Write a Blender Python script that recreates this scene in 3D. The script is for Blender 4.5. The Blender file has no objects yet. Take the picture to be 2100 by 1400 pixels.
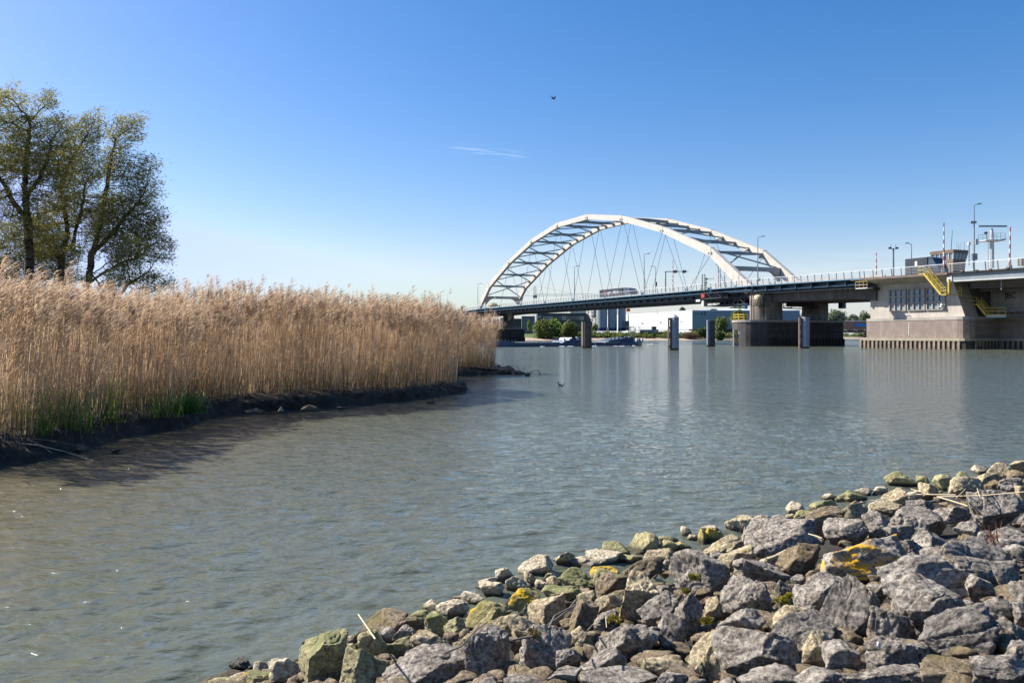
import bpy, bmesh, math, random
import numpy as np
from mathutils import Vector
R = math.radians
random.seed(7); rng = np.random.default_rng(7)
C = bpy.context.scene.collection
scene = bpy.context.scene

# ---------------------------------------------------------------- camera, world, sun, exposure
F = 1633.0; EYE = 2.1; HY = 689.0
cam_d = bpy.data.cameras.new('camera'); cam = bpy.data.objects.new('camera', cam_d); C.objects.link(cam)
cam.location = (0, 0, EYE); cam.rotation_euler = (R(90), 0, 0)
cam_d.sensor_width = 36; cam_d.lens = 28; cam_d.shift_y = -(700 - HY) / 2100
cam_d.clip_start = 0.05; cam_d.clip_end = 20000
scene.camera = cam
SUN_EL = 42; SUN_AZ = -67            # azimuth measured clockwise from +Y
to_sun = Vector((math.sin(R(SUN_AZ)) * math.cos(R(SUN_EL)), math.cos(R(SUN_AZ)) * math.cos(R(SUN_EL)), math.sin(R(SUN_EL))))
world = bpy.data.worlds.new('World'); scene.world = world; world.use_nodes = True
wn = world.node_tree; wn.nodes.clear()
wo = wn.nodes.new('ShaderNodeOutputWorld'); wb = wn.nodes.new('ShaderNodeBackground')
sky = wn.nodes.new('ShaderNodeTexSky'); sky.sky_type = 'NISHITA'; sky.sun_disc = False
sky.sun_elevation = R(SUN_EL); sky.sun_rotation = R(SUN_AZ); sky.altitude = 0
sky.air_density = 1.0; sky.dust_density = 0.8; sky.ozone_density = 1.8
wb.inputs['Strength'].default_value = 0.072
hs = wn.nodes.new('ShaderNodeHueSaturation'); hs.inputs['Saturation'].default_value = 1.43; cl_sky = wn.nodes.new('ShaderNodeMix'); cl_sky.data_type = 'RGBA'; cl_sky.blend_type = 'DARKEN'; cl_sky.inputs[0].default_value = 1; cl_sky.inputs[7].default_value = (4.9, 6.1, 8.8, 1); wn.links.new(sky.outputs[0], cl_sky.inputs[6]); wn.links.new(cl_sky.outputs[2], hs.inputs['Color'])
tn = wn.nodes.new('ShaderNodeMix'); tn.data_type = 'RGBA'; tn.blend_type = 'MULTIPLY'; tn.inputs[0].default_value = 1; tn.inputs[7].default_value = (1.17, 1.02, 1.10, 1); wn.links.new(hs.outputs[0], tn.inputs[6])
# thin wisps of cirrus, fixed directions on the sky
wtc = wn.nodes.new('ShaderNodeTexCoord'); wsp = wn.nodes.new('ShaderNodeSeparateXYZ'); wn.links.new(wtc.outputs['Generated'], wsp.inputs[0])
def wm(op, a, b=0.0, c=None):
    m = wn.nodes.new('ShaderNodeMath'); m.operation = op
    for i, v in enumerate((a, b, c)):
        if v is None: continue
        if isinstance(v, (int, float)): m.inputs[i].default_value = v
        else: wn.links.new(v, m.inputs[i])
    return m.outputs[0]
ysafe = wm('MAXIMUM', wsp.outputs[1], .02); cu_ = wm('DIVIDE', wsp.outputs[0], ysafe); cv_ = wm('DIVIDE', wsp.outputs[2], ysafe)
def wisp(u0, ur, v0, vr, tilt, su, sv, lo, hi, amt):
    du = wm('SUBTRACT', cu_, u0); dv = wm('ADD', wm('SUBTRACT', cv_, v0), wm('MULTIPLY', du, tilt))
    e = wm('ADD', wm('POWER', wm('ABSOLUTE', wm('DIVIDE', du, ur)), 2), wm('POWER', wm('ABSOLUTE', wm('DIVIDE', dv, vr)), 2))
    win = wm('MAXIMUM', wm('SUBTRACT', 1, e), 0)
    cb = wn.nodes.new('ShaderNodeCombineXYZ'); wn.links.new(wm('MULTIPLY', cu_, su), cb.inputs[0]); wn.links.new(wm('MULTIPLY', dv, sv), cb.inputs[1])
    nz = wn.nodes.new('ShaderNodeTexNoise'); nz.inputs['Scale'].default_value = 1; nz.inputs['Detail'].default_value = 6; nz.inputs['Roughness'].default_value = .6; wn.links.new(cb.outputs[0], nz.inputs['Vector'])
    mr = wn.nodes.new('ShaderNodeMapRange'); mr.inputs[1].default_value = lo; mr.inputs[2].default_value = hi; wn.links.new(nz.outputs['Fac'], mr.inputs[0])
    return wm('MULTIPLY', wm('MULTIPLY', mr.outputs[0], win), amt)
cl = wm('ADD', wisp(-.032, .058, .2310, .0095, .10, 16, 330, .47, .78, .55), wisp(.52, .22, .082, .032, 0, 5, 45, .35, .7, .30))
cl = wm('MINIMUM', cl, .8)
cx_ = wn.nodes.new('ShaderNodeMix'); cx_.data_type = 'RGBA'; cx_.inputs[7].default_value = (7.2, 7.8, 8.6, 1); wn.links.new(cl, cx_.inputs[0])
hzm = wn.nodes.new('ShaderNodeMix'); hzm.data_type = 'RGBA'; hzm.inputs[7].default_value = (4.75, 5.55, 6.45, 1)
wn.links.new(wm('MULTIPLY', wm('POWER', wm('SUBTRACT', 1, wm('MINIMUM', wm('DIVIDE', wm('MAXIMUM', wsp.outputs[2], 0), .13), 1)), 1.2), .62), hzm.inputs[0]); wn.links.new(tn.outputs[2], hzm.inputs[6])
wn.links.new(hzm.outputs[2], cx_.inputs[6])
wn.links.new(cx_.outputs[2], wb.inputs['Color']); wn.links.new(wb.outputs[0], wo.inputs['Surface'])
sd = bpy.data.lights.new('sun', 'SUN'); sd.energy = 4.8; sd.angle = R(0.5); sd.color = (1.0, 0.94, 0.84)
sun = bpy.data.objects.new('sun', sd); C.objects.link(sun)
sun.rotation_euler = to_sun.to_track_quat('Z', 'Y').to_euler(); sun.location = (-60, 10, 80)
scene.view_settings.view_transform = 'Standard'; scene.view_settings.look = 'None'
scene.view_settings.exposure = 1.05; scene.view_settings.gamma = 1.0

# ---------------------------------------------------------------- helpers
def P(px, py, y):
    return Vector(((px - 1050) / F * y, y, EYE + (HY - py) * y / F))
def onwater(px, py, z=0.0):
    y = (EYE - z) * F / (py - HY); return Vector(((px - 1050) / F * y, y, z))
OX, OY, SN, CN = 19.1, 250.65, .916, .402
def B(t, w, z): return Vector((OX + CN * t + SN * w, OY - SN * t + CN * w, z))
def t_at(px, w):
    k = (px - 1050) / F; ox = OX + SN * w; oy = OY + CN * w
    return (k * oy - ox) / (CN + k * SN)
def z_at(px, py, w):
    t = t_at(px, w); y = OY - SN * t + CN * w; return EYE + (HY - py) * y / F
def zt(t): return 14.05 - max(0, t - 88) * 0.0128 - max(0, -t - 70) * 0.02
def zd(t): return zt(t) - 1.3

def tag(o, label=None, cat=None, group=None, kind=None):
    if label: o['label'] = label
    if cat: o['category'] = cat
    if group: o['group'] = group
    if kind: o['kind'] = kind
    return o
def thing(name, loc, label, cat, group=None):
    o = bpy.data.objects.new(name, None); C.objects.link(o); o.location = loc; o.empty_display_size = .3
    return tag(o, label, cat, group)

class MB:
    def __init__(s, xf=None): s.v = []; s.f = []; s.m = []; s.sm = []; s.xf = xf
    def add(s, vs, fs, m=0, smooth=False):
        b = len(s.v)
        s.v += [s.xf(*v) if s.xf else Vector(v) for v in vs]
        for f in fs: s.f.append([b + i for i in f]); s.m.append(m); s.sm.append(smooth)
    def box(s, x0, x1, y0, y1, z0, z1, m=0):
        s.add([(x0,y0,z0),(x1,y0,z0),(x1,y1,z0),(x0,y1,z0),(x0,y0,z1),(x1,y0,z1),(x1,y1,z1),(x0,y1,z1)],
              [(0,3,2,1),(4,5,6,7),(0,1,5,4),(1,2,6,5),(2,3,7,6),(3,0,4,7)], m)
    def hexa(s, lo, hi, m=0):     # two quads (bottom, top)
        s.add(list(lo) + list(hi), [(0,3,2,1),(4,5,6,7),(0,1,5,4),(1,2,6,5),(2,3,7,6),(3,0,4,7)], m)
    def prism(s, pts, z0, z1, m=0, smooth=False):
        n = len(pts)
        s.add([(p[0],p[1],z0) for p in pts] + [(p[0],p[1],z1) for p in pts], [(i,(i+1)%n,n+(i+1)%n,n+i) for i in range(n)], m, smooth)
        s.add([(p[0],p[1],z0) for p in pts], [tuple(range(n-1,-1,-1))], m); s.add([(p[0],p[1],z1) for p in pts], [tuple(range(n))], m)
    def extr(s, pts, axis, a0, a1, m=0):   # polygon in the plane across an axis: axis 0 -> pts (y,z); axis 1 -> pts (x,z)
        n = len(pts)
        g = (lambda p, a: (a, p[0], p[1])) if axis == 0 else (lambda p, a: (p[0], a, p[1]))
        s.add([g(p,a0) for p in pts] + [g(p,a1) for p in pts], [(i,(i+1)%n,n+(i+1)%n,n+i) for i in range(n)] + [tuple(range(n-1,-1,-1)), tuple(range(n,2*n))], m)
    def tube(s, a, b, r0, r1=None, n=6, m=0, caps=True):
        xf = s.xf; A = xf(*a) if xf else Vector(a); Bv = xf(*b) if xf else Vector(b)
        r1 = r0 if r1 is None else r1
        d = (Bv - A)
        if d.length < 1e-6: return
        d.normalize(); u = d.orthogonal().normalized(); w = d.cross(u)
        vs = []
        for c, r in ((A, r0), (Bv, r1)):
            for i in range(n):
                q = 2 * math.pi * i / n; vs.append(c + u * math.cos(q) * r + w * math.sin(q) * r)
        s.xf = None
        s.add(vs, [(i,(i+1)%n,n+(i+1)%n,n+i) for i in range(n)], m, n > 5)
        if caps: s.add(vs[:n], [tuple(range(n-1,-1,-1))], m); s.add(vs[n:], [tuple(range(n))], m)
        s.xf = xf
    def bar(s, a, b, w, h, m=0, up=(0,0,1), w2=None, h2=None):   # rectangular bar: w across, h along up
        xf = s.xf; A = xf(*a) if xf else Vector(a); Bv = xf(*b) if xf else Vector(b)
        d = (Bv - A).normalized(); u = Vector(up); sd = d.cross(u).normalized(); u = sd.cross(d).normalized()
        vs = []
        for c, ww, hh in ((A, w, h), (Bv, w2 or w, h2 or h)):
            for q, r in ((-1,-1),(1,-1),(1,1),(-1,1)): vs.append(c + sd * q * ww / 2 + u * r * hh / 2)
        s.xf = None; s.add(vs, [(0,3,2,1),(4,5,6,7),(0,1,5,4),(1,2,6,5),(2,3,7,6),(3,0,4,7)], m); s.xf = xf
    def lathe(s, c, prof, n=16, m=0, arc=None):   # prof (r,z)
        vs = []; 
        for r, z in prof:
            for i in range(n):
                q = 2 * math.pi * i / n; vs.append((c[0] + r * math.cos(q), c[1] + r * math.sin(q), c[2] + z))
        fs = [(k*n+i, k*n+(i+1)%n, (k+1)*n+(i+1)%n, (k+1)*n+i) for k in range(len(prof)-1) for i in range(n)]
        s.add(vs, fs, m, True)
        k = len(prof) - 1
        if prof[0][0] > 1e-4: s.add(vs[:n], [tuple(range(n-1,-1,-1))], m)
        if prof[k][0] > 1e-4: s.add(vs[k*n:], [tuple(range(n))], m)
    def build(s, name, mats, parent=None, label=None):
        me = bpy.data.meshes.new(name); off = parent.location if parent is not None else Vector((0,0,0))
        par = parent
        while par is not None and par.parent is not None: par = par.parent; off = off + par.location
        me.from_pydata([tuple(v - off) for v in s.v], [], s.f)
        if not isinstance(mats, (list, tuple)): mats = [mats]
        for m in mats: me.materials.append(m)
        me.polygons.foreach_set('material_index', s.m); me.polygons.foreach_set('use_smooth', s.sm); me.update()
        o = bpy.data.objects.new(name, me); C.objects.link(o)
        if parent is not None: o.parent = parent
        if label: o['label'] = label
        return o
def npmesh(name, V, Fq, mats, parent=None, smooth=False, col=None, tri=False):
    me = bpy.data.meshes.new(name); n = len(V); k = 3 if tri else 4; nf = len(Fq)
    off = np.array(parent.location) if parent is not None else 0
    me.vertices.add(n); me.vertices.foreach_set('co', (np.asarray(V) - off).astype(np.float32).ravel())
    me.loops.add(nf * k); me.loops.foreach_set('vertex_index', np.asarray(Fq, dtype=np.int32).ravel())
    me.polygons.add(nf); me.polygons.foreach_set('loop_start', np.arange(nf, dtype=np.int32) * k)
    me.polygons.foreach_set('loop_total', np.full(nf, k, dtype=np.int32))
    me.polygons.foreach_set('use_smooth', np.full(nf, smooth))
    me.materials.append(mats)
    if col is not None:
        a = me.color_attributes.new('tint', 'FLOAT_COLOR', 'POINT')
        a.data.foreach_set('color', np.concatenate([col, np.ones((n,1))], 1).astype(np.float32).ravel())
    me.update(calc_edges=True); me.validate()
    o = bpy.data.objects.new(name, me); C.objects.link(o)
    if parent is not None: o.parent = parent
    return o

# ---------------------------------------------------------------- materials
MATS = {}
def newmat(name):
    m = bpy.data.materials.new(name); m.use_nodes = True; nt = m.node_tree
    return m, nt, nt.nodes['Principled BSDF']
def ramp(nt, fac, stops):
    r = nt.nodes.new('ShaderNodeValToRGB'); e = r.color_ramp.elements
    while len(e) < len(stops): e.new(0.5)
    for i, (p, c) in enumerate(stops): e[i].position = p; e[i].color = (*c, 1)
    nt.links.new(fac, r.inputs['Fac']); return r.outputs['Color']
def noise(nt, scale, detail=4, rough=.55, vec=None, dist=0):
    n = nt.nodes.new('ShaderNodeTexNoise'); n.inputs['Scale'].default_value = scale; n.inputs['Detail'].default_value = detail
    n.inputs['Roughness'].default_value = rough; n.inputs['Distortion'].default_value = dist
    if vec is not None: nt.links.new(vec, n.inputs['Vector'])
    return n.outputs['Fac']
def mapping(nt, scale=(1,1,1), coord='Object', rot=(0,0,0)):
    tc = nt.nodes.new('ShaderNodeTexCoord'); mp = nt.nodes.new('ShaderNodeMapping')
    mp.inputs['Scale'].default_value = scale; mp.inputs['Rotation'].default_value = rot
    nt.links.new(tc.outputs[coord], mp.inputs['Vector']); return mp.outputs['Vector']
def mixc(nt, fac, a, b, mode='MIX'):
    m = nt.nodes.new('ShaderNodeMix'); m.data_type = 'RGBA'; m.blend_type = mode
    for s, v in ((m.inputs[0], fac), (m.inputs[6], a), (m.inputs[7], b)):
        if hasattr(v, 'is_linked') or hasattr(v, 'links'): nt.links.new(v, s)
        elif isinstance(v, (int, float)): s.default_value = v
        else: s.default_value = (*v, 1)
    return m.outputs[2]
def bump(nt, p, h, strength=.3, dist=.02):
    b = nt.nodes.new('ShaderNodeBump'); b.inputs['Strength'].default_value = strength; b.inputs['Distance'].default_value = dist
    nt.links.new(h, b.inputs['Height'])
    if p.inputs['Normal'].is_linked:
        nt.links.new(p.inputs['Normal'].links[0].from_socket, b.inputs['Normal'])
    nt.links.new(b.outputs['Normal'], p.inputs['Normal'])
def M(name, c, rough=.6, metal=0, var=.12, scale=.6, streak=0, bmp=0, coord='Object', bscale=8):
    if name in MATS: return MATS[name]
    c = tuple(x*.80 for x in c)
    m, nt, p = newmat(name); p.inputs['Roughness'].default_value = rough; p.inputs['Metallic'].default_value = metal
    v = mapping(nt, (1,1,1), coord)
    lo = tuple(x * (1 - var * 1.6) for x in c); hi = tuple(min(1, x * (1 + var)) for x in c)
    col = ramp(nt, noise(nt, scale, 6, .6, v), [(.3, lo), (.68, hi)])
    if streak:
        vs = mapping(nt, (1.3, 1.3, .12), coord)
        col = mixc(nt, ramp(nt, noise(nt, 1.4, 5, .6, vs), [(.42, (0,0,0)), (.72, (streak,)*3)]), col, tuple(x * .42 for x in c))
    nt.links.new(col, p.inputs['Base Color'])
    if bmp: bump(nt, p, noise(nt, bscale, 6, .6, v), bmp, .03)
    MATS[name] = m; return m

white_paint = M('arch_white_paint', (.70,.655,.57), .45, 0, .07, .4, .30)
deck_blue = M('girder_dark_blue_paint', (.035,.085,.15), .5, 0, .25, .5, .4)
strip_blue = M('edge_light_blue_paint', (.13,.29,.42), .45, 0, .1, .5, .1)
strut_grey = M('strut_grey_paint', (.30,.34,.34), .5, 0, .1, .5, .1)
beige_steel = M('portal_beige_paint', (.55,.50,.43), .5, 0, .08, .5, .15)
cable_m = M('cable_steel', (.17,.30,.38), .4, .3, .05)
rail_m = M('rail_galvanised', (.48,.50,.52), .45, .3, .1, 3)
rail_white = M('rail_white_top', (.74,.76,.78), .4, 0, .06, 1)
post_m = M('rail_post_dark', (.13,.14,.15), .6, 0, .1, 2)
conc = M('concrete_pale', (.44,.40,.35), .85, 0, .14, .35, .35, .3, bscale=5)
pier_black = M('pier_dark_concrete', (.085,.078,.075), .9, 0, .35, .4, .8, .3, bscale=5)
conc_col = M('column_concrete', (.30,.265,.23), .9, 0, .2, .4, .7, .3, bscale=5)
conc_dark = M('concrete_stained', (.15,.135,.12), .9, 0, .3, .4, .7, .3, bscale=5)
conc_wall = M('plastered_concrete_wall', (.56,.51,.44), .85, 0, .12, .3, .42, .15)
asphalt = M('asphalt', (.05,.05,.052), .9, 0, .1, 3)
fascia_brown = M('fascia_brown', (.20,.15,.13), .8, 0, .2, 1, .3)
dark_steel = M('dark_steel', (.035,.042,.055), .6, .2, .2, 1)
galv = M('galvanised_pole', (.30,.34,.36), .45, .4, .08, 2)
yellow_p = M('yellow_safety_paint', (.64,.48,.07), .5, 0, .12, 2)
grey_girder = M('bascule_grey_paint', (.22,.26,.28), .5, 0, .1, .5, .2)
flange_white = M('flange_pale_paint', (.62,.63,.63), .45, 0, .08, 1, .2)
under_brown = M('underside_brown_grey', (.19,.17,.16), .7, 0, .15, .7, .2)
glass = M('window_glass', (.07,.10,.12), .08, 0, .1, .8)
glass.node_tree.nodes['Principled BSDF'].inputs['Specular IOR Level'].default_value = .8
glass_pale = M('tower_window_glass', (.28,.36,.40), .08, 0, .1, .8)
red_p = M('red_paint', (.48,.05,.035), .5, 0, .1, 2)
white_p = M('white_paint', (.78,.78,.76), .45, 0, .05, 2)
black_p = M('black_paint', (.02,.02,.022), .5, 0, .1, 2)
orange_p = M('orange_paint', (.75,.19,.05), .5, 0, .1, 2)
orange_car = M('yellow_vehicle_paint', (.80,.52,.02), .3, 0, .05, 2)
blue_sign = M('blue_sign_paint', (.10,.22,.48), .5, 0, .1, 2)
navy = M('navy_paint', (.02,.04,.13), .5, 0, .1, 2)
teal_p = M('teal_paint', (.04,.42,.40), .5, 0, .1, 2)
truck_grey = M('truck_grey_paint', (.04,.048,.058), .4, 0, .1, .5)
truck_pale = M('truck_cab_silver', (.12,.13,.155), .3, .2, .1, .8)
pile_grey = M('fender_pile_grey', (.30,.33,.38), .55, 0, .12, .8, .35)
pile_dark = M('fender_pile_dark', (.075,.085,.10), .7, 0, .25, .9, .4)
wood_old = M('old_timber', (.16,.13,.10), .9, 0, .3, 1.2, .5, .4)
wet_algae = M('wet_algae_band', (.045,.038,.022), .5, 0, .3, 1.5)
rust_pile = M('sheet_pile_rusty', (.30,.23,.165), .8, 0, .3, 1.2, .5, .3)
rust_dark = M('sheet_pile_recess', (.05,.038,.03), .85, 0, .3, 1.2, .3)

def brick_mat(name, c1, c2, mort, sc):
    m, nt, p = newmat(name); p.inputs['Roughness'].default_value = .85
    tc = nt.nodes.new('ShaderNodeTexCoord'); sep = nt.nodes.new('ShaderNodeSeparateXYZ'); nt.links.new(tc.outputs['Object'], sep.inputs[0])
    ad = nt.nodes.new('ShaderNodeVectorMath'); ad.operation = 'DOT_PRODUCT'; ad.inputs[1].default_value = (CN, -SN, 0); nt.links.new(tc.outputs['Object'], ad.inputs[0])
    cb = nt.nodes.new('ShaderNodeCombineXYZ'); nt.links.new(ad.outputs['Value'], cb.inputs[0]); nt.links.new(sep.outputs[2], cb.inputs[1])
    b = nt.nodes.new('ShaderNodeTexBrick'); nt.links.new(cb.outputs[0], b.inputs['Vector']); b.inputs['Scale'].default_value = sc
    b.inputs['Color1'].default_value = (*c1,1); b.inputs['Color2'].default_value = (*c2,1); b.inputs['Mortar'].default_value = (*mort,1)
    b.inputs['Mortar Size'].default_value = .02; b.inputs['Brick Width'].default_value = .5; b.inputs['Row Height'].default_value = .2
    n = noise(nt, .8, 6, .6, tc.outputs['Object'])
    col = mixc(nt, ramp(nt, n, [(.35,(0,0,0)),(.75,(.55,)*3)]), b.outputs['Color'], tuple(x*.6 for x in c1))
    vs = mapping(nt, (1.6,1.6,.15))
    col = mixc(nt, ramp(nt, noise(nt, 1.5, 5, .6, vs), [(.55,(0,0,0)),(.8,(.5,)*3)]), col, (.42,.38,.35))
    nt.links.new(col, p.inputs['Base Color']); bump(nt, p, b.outputs['Fac'], .2, .01)
    return m
brick = brick_mat('pier_brick', (.20,.145,.12), (.25,.19,.16), (.26,.235,.21), 1.6)

# ================================================================ THE ARCH BRIDGE
U = 9.9; WF = 15.5; EY = EYE
AZ = {-8:12.6, -7:19.8, -5:27.4, -3:33.0, -1:36.1, 1:36.1, 3:33.0, 5:27.4, 7:19.8, 8:12.6}   # arch axis height above eye
def arch_z(i):
    ks = sorted(AZ)
    if i <= ks[0]: return EY + AZ[-8] + (i + 8) * 7.0
    if i >= ks[-1]: return EY + AZ[8] - (i - 8) * 7.0
    for a, b in zip(ks, ks[1:]):
        if a <= i <= b: return EY + AZ[a] + (AZ[b] - AZ[a]) * (i - a) / (b - a)
LW, RW = -4.5, 20.0
br = thing('arch_bridge', B(0, 7.7, 11), 'long white tied arch bridge span with crossing blue hangers over the river', 'bridge')
def ribbon(mb, prof, ts, m=0):        # prof: list of (w, z offset) closed polygon swept along t; offset from zd(t) or absolute callable
    n = len(prof); vs = []
    for t in ts:
        for w, z in prof: vs.append((t, w, z(t) if callable(z) else zd(t) + z))
    fs = [(k*n+i, k*n+(i+1)%n, (k+1)*n+(i+1)%n, (k+1)*n+i) for k in range(len(ts)-1) for i in range(n)]
    fs += [tuple(range(n-1,-1,-1)), tuple(range((len(ts)-1)*n, len(ts)*n))]
    mb.add(vs, fs, m)
def lin(a, b, st): n = max(1, int(abs(b-a)/st)); return [a + (b-a)*i/n for i in range(n+1)]
TS = lin(-88, 87.5, 6)
for w in (0, WF):
    mb = MB(B)
    ks = [-8.7, -8, -7, -5, -3, -1, 1, 3, 5, 7, 8, 8.7]
    for a, b in zip(ks, ks[1:]):
        ha = 1.55 + max(0, abs(a) - 6) * .42; hb = 1.55 + max(0, abs(b) - 6) * .42
        mb.bar((a*U, w, arch_z(a)), (b*U, w, arch_z(b)), 1.05, ha, 0, h2=hb)
    for k in ks[1:-1]:      # knuckle plates at the kinks
        h = .76 + max(0, abs(k) - 6) * .21
        mb.bar((k*U-.35, w, arch_z(k)), (k*U+.35, w, arch_z(k)), 1.2, h*2+.04, 0)
    rib = mb.build('arch_rib', white_paint, br)
    if w:      # brackets along the inner face of the far rib
        for i in range(-14, 15):
            mb = MB(B); t = i*.5; z = arch_z(t)
            mb.box(t*U-.2, t*U+.2, w-1.0, w-.58, z-.7, z+.3)
            mb.build('bracket', strut_grey, rib)
    else:
        for k in (-5,-3,-1,1,3,5,7):
            mb = MB(B)
            for d in (-.45, .45):
                mb.tube((k*U+d, w-.56, arch_z(k)-.3), (k*U+d, w-.70, arch_z(k)-.3), .28, n=10)
            mb.build('hanger_pin', strut_grey, rib)
for i in range(-7, 8):
    mb = MB(B); z = arch_z(i)
    mb.bar((i*U, .55, z), (i*U, WF/2, z), .5, .45, 0, h2=.85); mb.bar((i*U, WF/2, z), (i*U, WF-.55, z), .5, .85, 0, h2=.45)
    mb.build('strut', strut_grey, br)
for i in range(-7, 8):
    for s in (-.5, .5):
        mb = MB(B); a = i - s; b = i + s
        mb.bar((a*U, .5, arch_z(a)), (b*U, WF-.5, arch_z(b)), .28, .3, 0)
        mb.build('diagonal_brace', strut_grey, br)
for s in (-7.6, 7.6):
    mb = MB(B); z = arch_z(s); n = 24; top = []; bot = []
    for k in range(n+1):
        w = .55 + (WF-1.1)*k/n; e = min(w-.55, WF-.55-w); h = 1.0 + 2.8 * max(0, 1 - e/3.4)**2
        top.append((w, z+.55)); bot.append((w, z+.55-h))
    mb.extr(bot + top[::-1], 0, s*U-.35, s*U+.35); mb.build('portal_beam', beige_steel, br)
for w in (0, WF):
    for k in (-7,-5,-3,-1,1,3,5,7):
        for s in (-1, 1):
            if abs(k + s) > 7.9: e = k + s*.55
            else: e = k + s
            mb = MB(B); za = arch_z(k) - .7
            mb.tube((k*U + s*.45, w, za), (e*U - s*.35, w, zd(e*U)+.3), .058, n=5); mb.tube((e*U - s*.5, w, zd(e*U)-.1), (e*U - s*.3, w, zd(e*U)+1.1), .16, n=6)
            mb.build('hanger', cable_m, br)
mb = MB(B); ribbon(mb, [(LW+.15,0),(RW-.15,0),(RW-.15,-.28),(LW+.15,-.28)], TS); mb.build('deck', asphalt, br)
mb = MB(B)
for w in (0, WF):
    ribbon(mb, [(w-.45,-.285),(w+.45,-.285),(w+.45,-1.75),(w-.45,-1.75)], TS)
    ribbon(mb, [(w-.75,-1.76),(w+.75,-1.76),(w+.75,-1.9),(w-.75,-1.9)], TS)
for w in (-2.6, 4, 8, 12, 18): ribbon(mb, [(w-.1,-.285),(w+.1,-.285),(w+.1,-1.2),(w-.1,-1.2)], TS)
for t in lin(-86, 86, 3.3): mb.box(t-.12, t+.12, LW+.6, RW-.6, zd(t)-.75, zd(t)-.29)
for t in lin(-86, 86, 3.3): mb.box(t-.06, t+.06, -.9, -.46, zd(t)-1.74, zd(t)-.3)
mb.build('girder', deck_blue, br)
mb = MB(B); ribbon(mb, [(LW,.04),(LW+.14,.04),(LW+.14,-.15),(LW,-.15)], TS); mb.build('edge_strip', strip_blue, br)
def traffic_barrier(par, t0, t1, w=1.1):
    mb = MB(B); ribbon(mb, [(w+.12,.88),(w+.3,.88),(w+.5,.02),(w-.08,.02)], lin(t0, t1, 6))
    mb.build('crash_barrier', M('barrier_concrete', (.42,.40,.38), .85, 0, .12, .5, .3), par)
def railing(par, t0, t1, w=LW+.07, st=1.75, lean=.16):
    mb = MB(B); ts = lin(t0, t1, 5)
    sg = -1 if w < 5 else 1
    ribbon(mb, [(w-.05+lean*sg, lambda t: zt(t)-.02),(w+.07+lean*sg, lambda t: zt(t)-.02),(w+.07+lean*sg, lambda t: zt(t)+.07),(w-.05+lean*sg, lambda t: zt(t)+.07)], ts, 1)
    for f in (.22, .42, .62, .80):
        ribbon(mb, [(w-.02+lean*sg*f, lambda t, f=f: zd(t)+1.3*f-.02),(w+.02+lean*sg*f, lambda t, f=f: zd(t)+1.3*f-.02),(w+.02+lean*sg*f, lambda t, f=f: zd(t)+1.3*f+.02),(w-.02+lean*sg*f, lambda t, f=f: zd(t)+1.3*f+.02)], ts, 0)
    for t in lin(t0+.4, t1-.4, st):
        mb.bar((t, w, zd(t)+.02), (t, w+lean*sg, zt(t)-.03), .14, .09, 2, up=(1,0,0))
    return mb.build('railing', [rail_m, rail_white, post_m], par)
railing(br, -88, 87.5); railing(br, -88, 87.5, RW-.07)
traffic_barrier(br, -88, 87.5, 1.2)
mb = MB(B)      # inspection gantry rail and small bracket under the walkway
ribbon(mb, [(LW+.5,-.75),(LW+.62,-.75),(LW+.62,-.87),(LW+.5,-.87)], TS); mb.build('inspection_rail', strip_blue, br)

# approach viaduct beyond the arch, mostly hidden by the reeds
ap = thing('approach_span', B(-140, 7, 11), 'grey approach viaduct leaving the far end of the arch behind the reeds', 'bridge span')
TS2 = lin(-240, -88.4, 8)
mb = MB(B); ribbon(mb, [(LW,0),(RW,0),(RW,-.4),(LW,-.4)], TS2); mb.build('deck', conc, ap)
mb = MB(B); ribbon(mb, [(-1,-.41),(RW-3,-.41),(RW-3,-1.5),(-1,-1.5)], TS2); mb.build('girder', conc_dark, ap)
railing(ap, -240, -88.4, st=2.2)
for t in (-125, -160, -195, -228):
    for w in (2, 14):
        mb = MB(B); mb.prism([(t-.8,w-1),(t+.8,w-1),(t+.8,w+1),(t-.8,w+1)], 0, zd(t)-1.5); mb.build('column', conc_dark, ap)
mb = MB(B); mb.add([(-236,-12,0),(-236,28,0),(-236,LW,zd(-236)-.41),(-236,RW,zd(-236)-.41),(-420,-12,0),(-420,28,0),(-420,LW,zd(-236)-4),(-420,RW,zd(-236)-4)],[(0,1,3,2),(4,6,7,5),(0,2,6,4),(1,5,7,3),(2,3,7,6)]); o_ = mb.build('embankment', M('embankment_grass', (.10,.14,.04), .95, 0, .3, .3)); o_['kind'] = 'structure'
mb = MB(B); mb.box(-89.6, -88.5, LW-.5, LW+.5, 11.2, 14.5); mb.build('end_post', conc, ap)

# side span between the river pier and the bascule pier
sp = thing('side_span', B(104, 7, 11), 'blue edged side span between the river pier and the bascule pier', 'bridge span')
TS3 = lin(87.9, 117.2, 4)
mb = MB(B); ribbon(mb, [(LW+.15,0),(RW-.15,0),(RW-.15,-.28),(LW+.15,-.28)], TS3); mb.build('deck', asphalt, sp)
mb = MB(B); ribbon(mb, [(LW,.04),(LW+.14,.04),(LW+.14,-.15),(LW,-.15)], TS3); mb.build('edge_strip', strip_blue, sp)
mb = MB(B)
for w in (-2.7, 1, 5, 9, 13, 17): ribbon(mb, [(w-.12,-.29),(w+.12,-.29),(w+.12,-1.3),(w-.12,-1.3)], TS3)
for t in TS3[::1]: mb.box(t-.1, t+.1, LW+.5, RW-.6, zd(t)-1.2, zd(t)-.29)
mb.build('girder', deck_blue, sp)
mb = MB(B); ts = lin(79, 117.2, 4)
mb.tube((80, LW+.9, 11.75), (117, LW+.9, 11.35), .11, n=8); mb.build('service_pipe', M('pipe_pale_blue', (.33,.45,.55), .4), sp)
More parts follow.
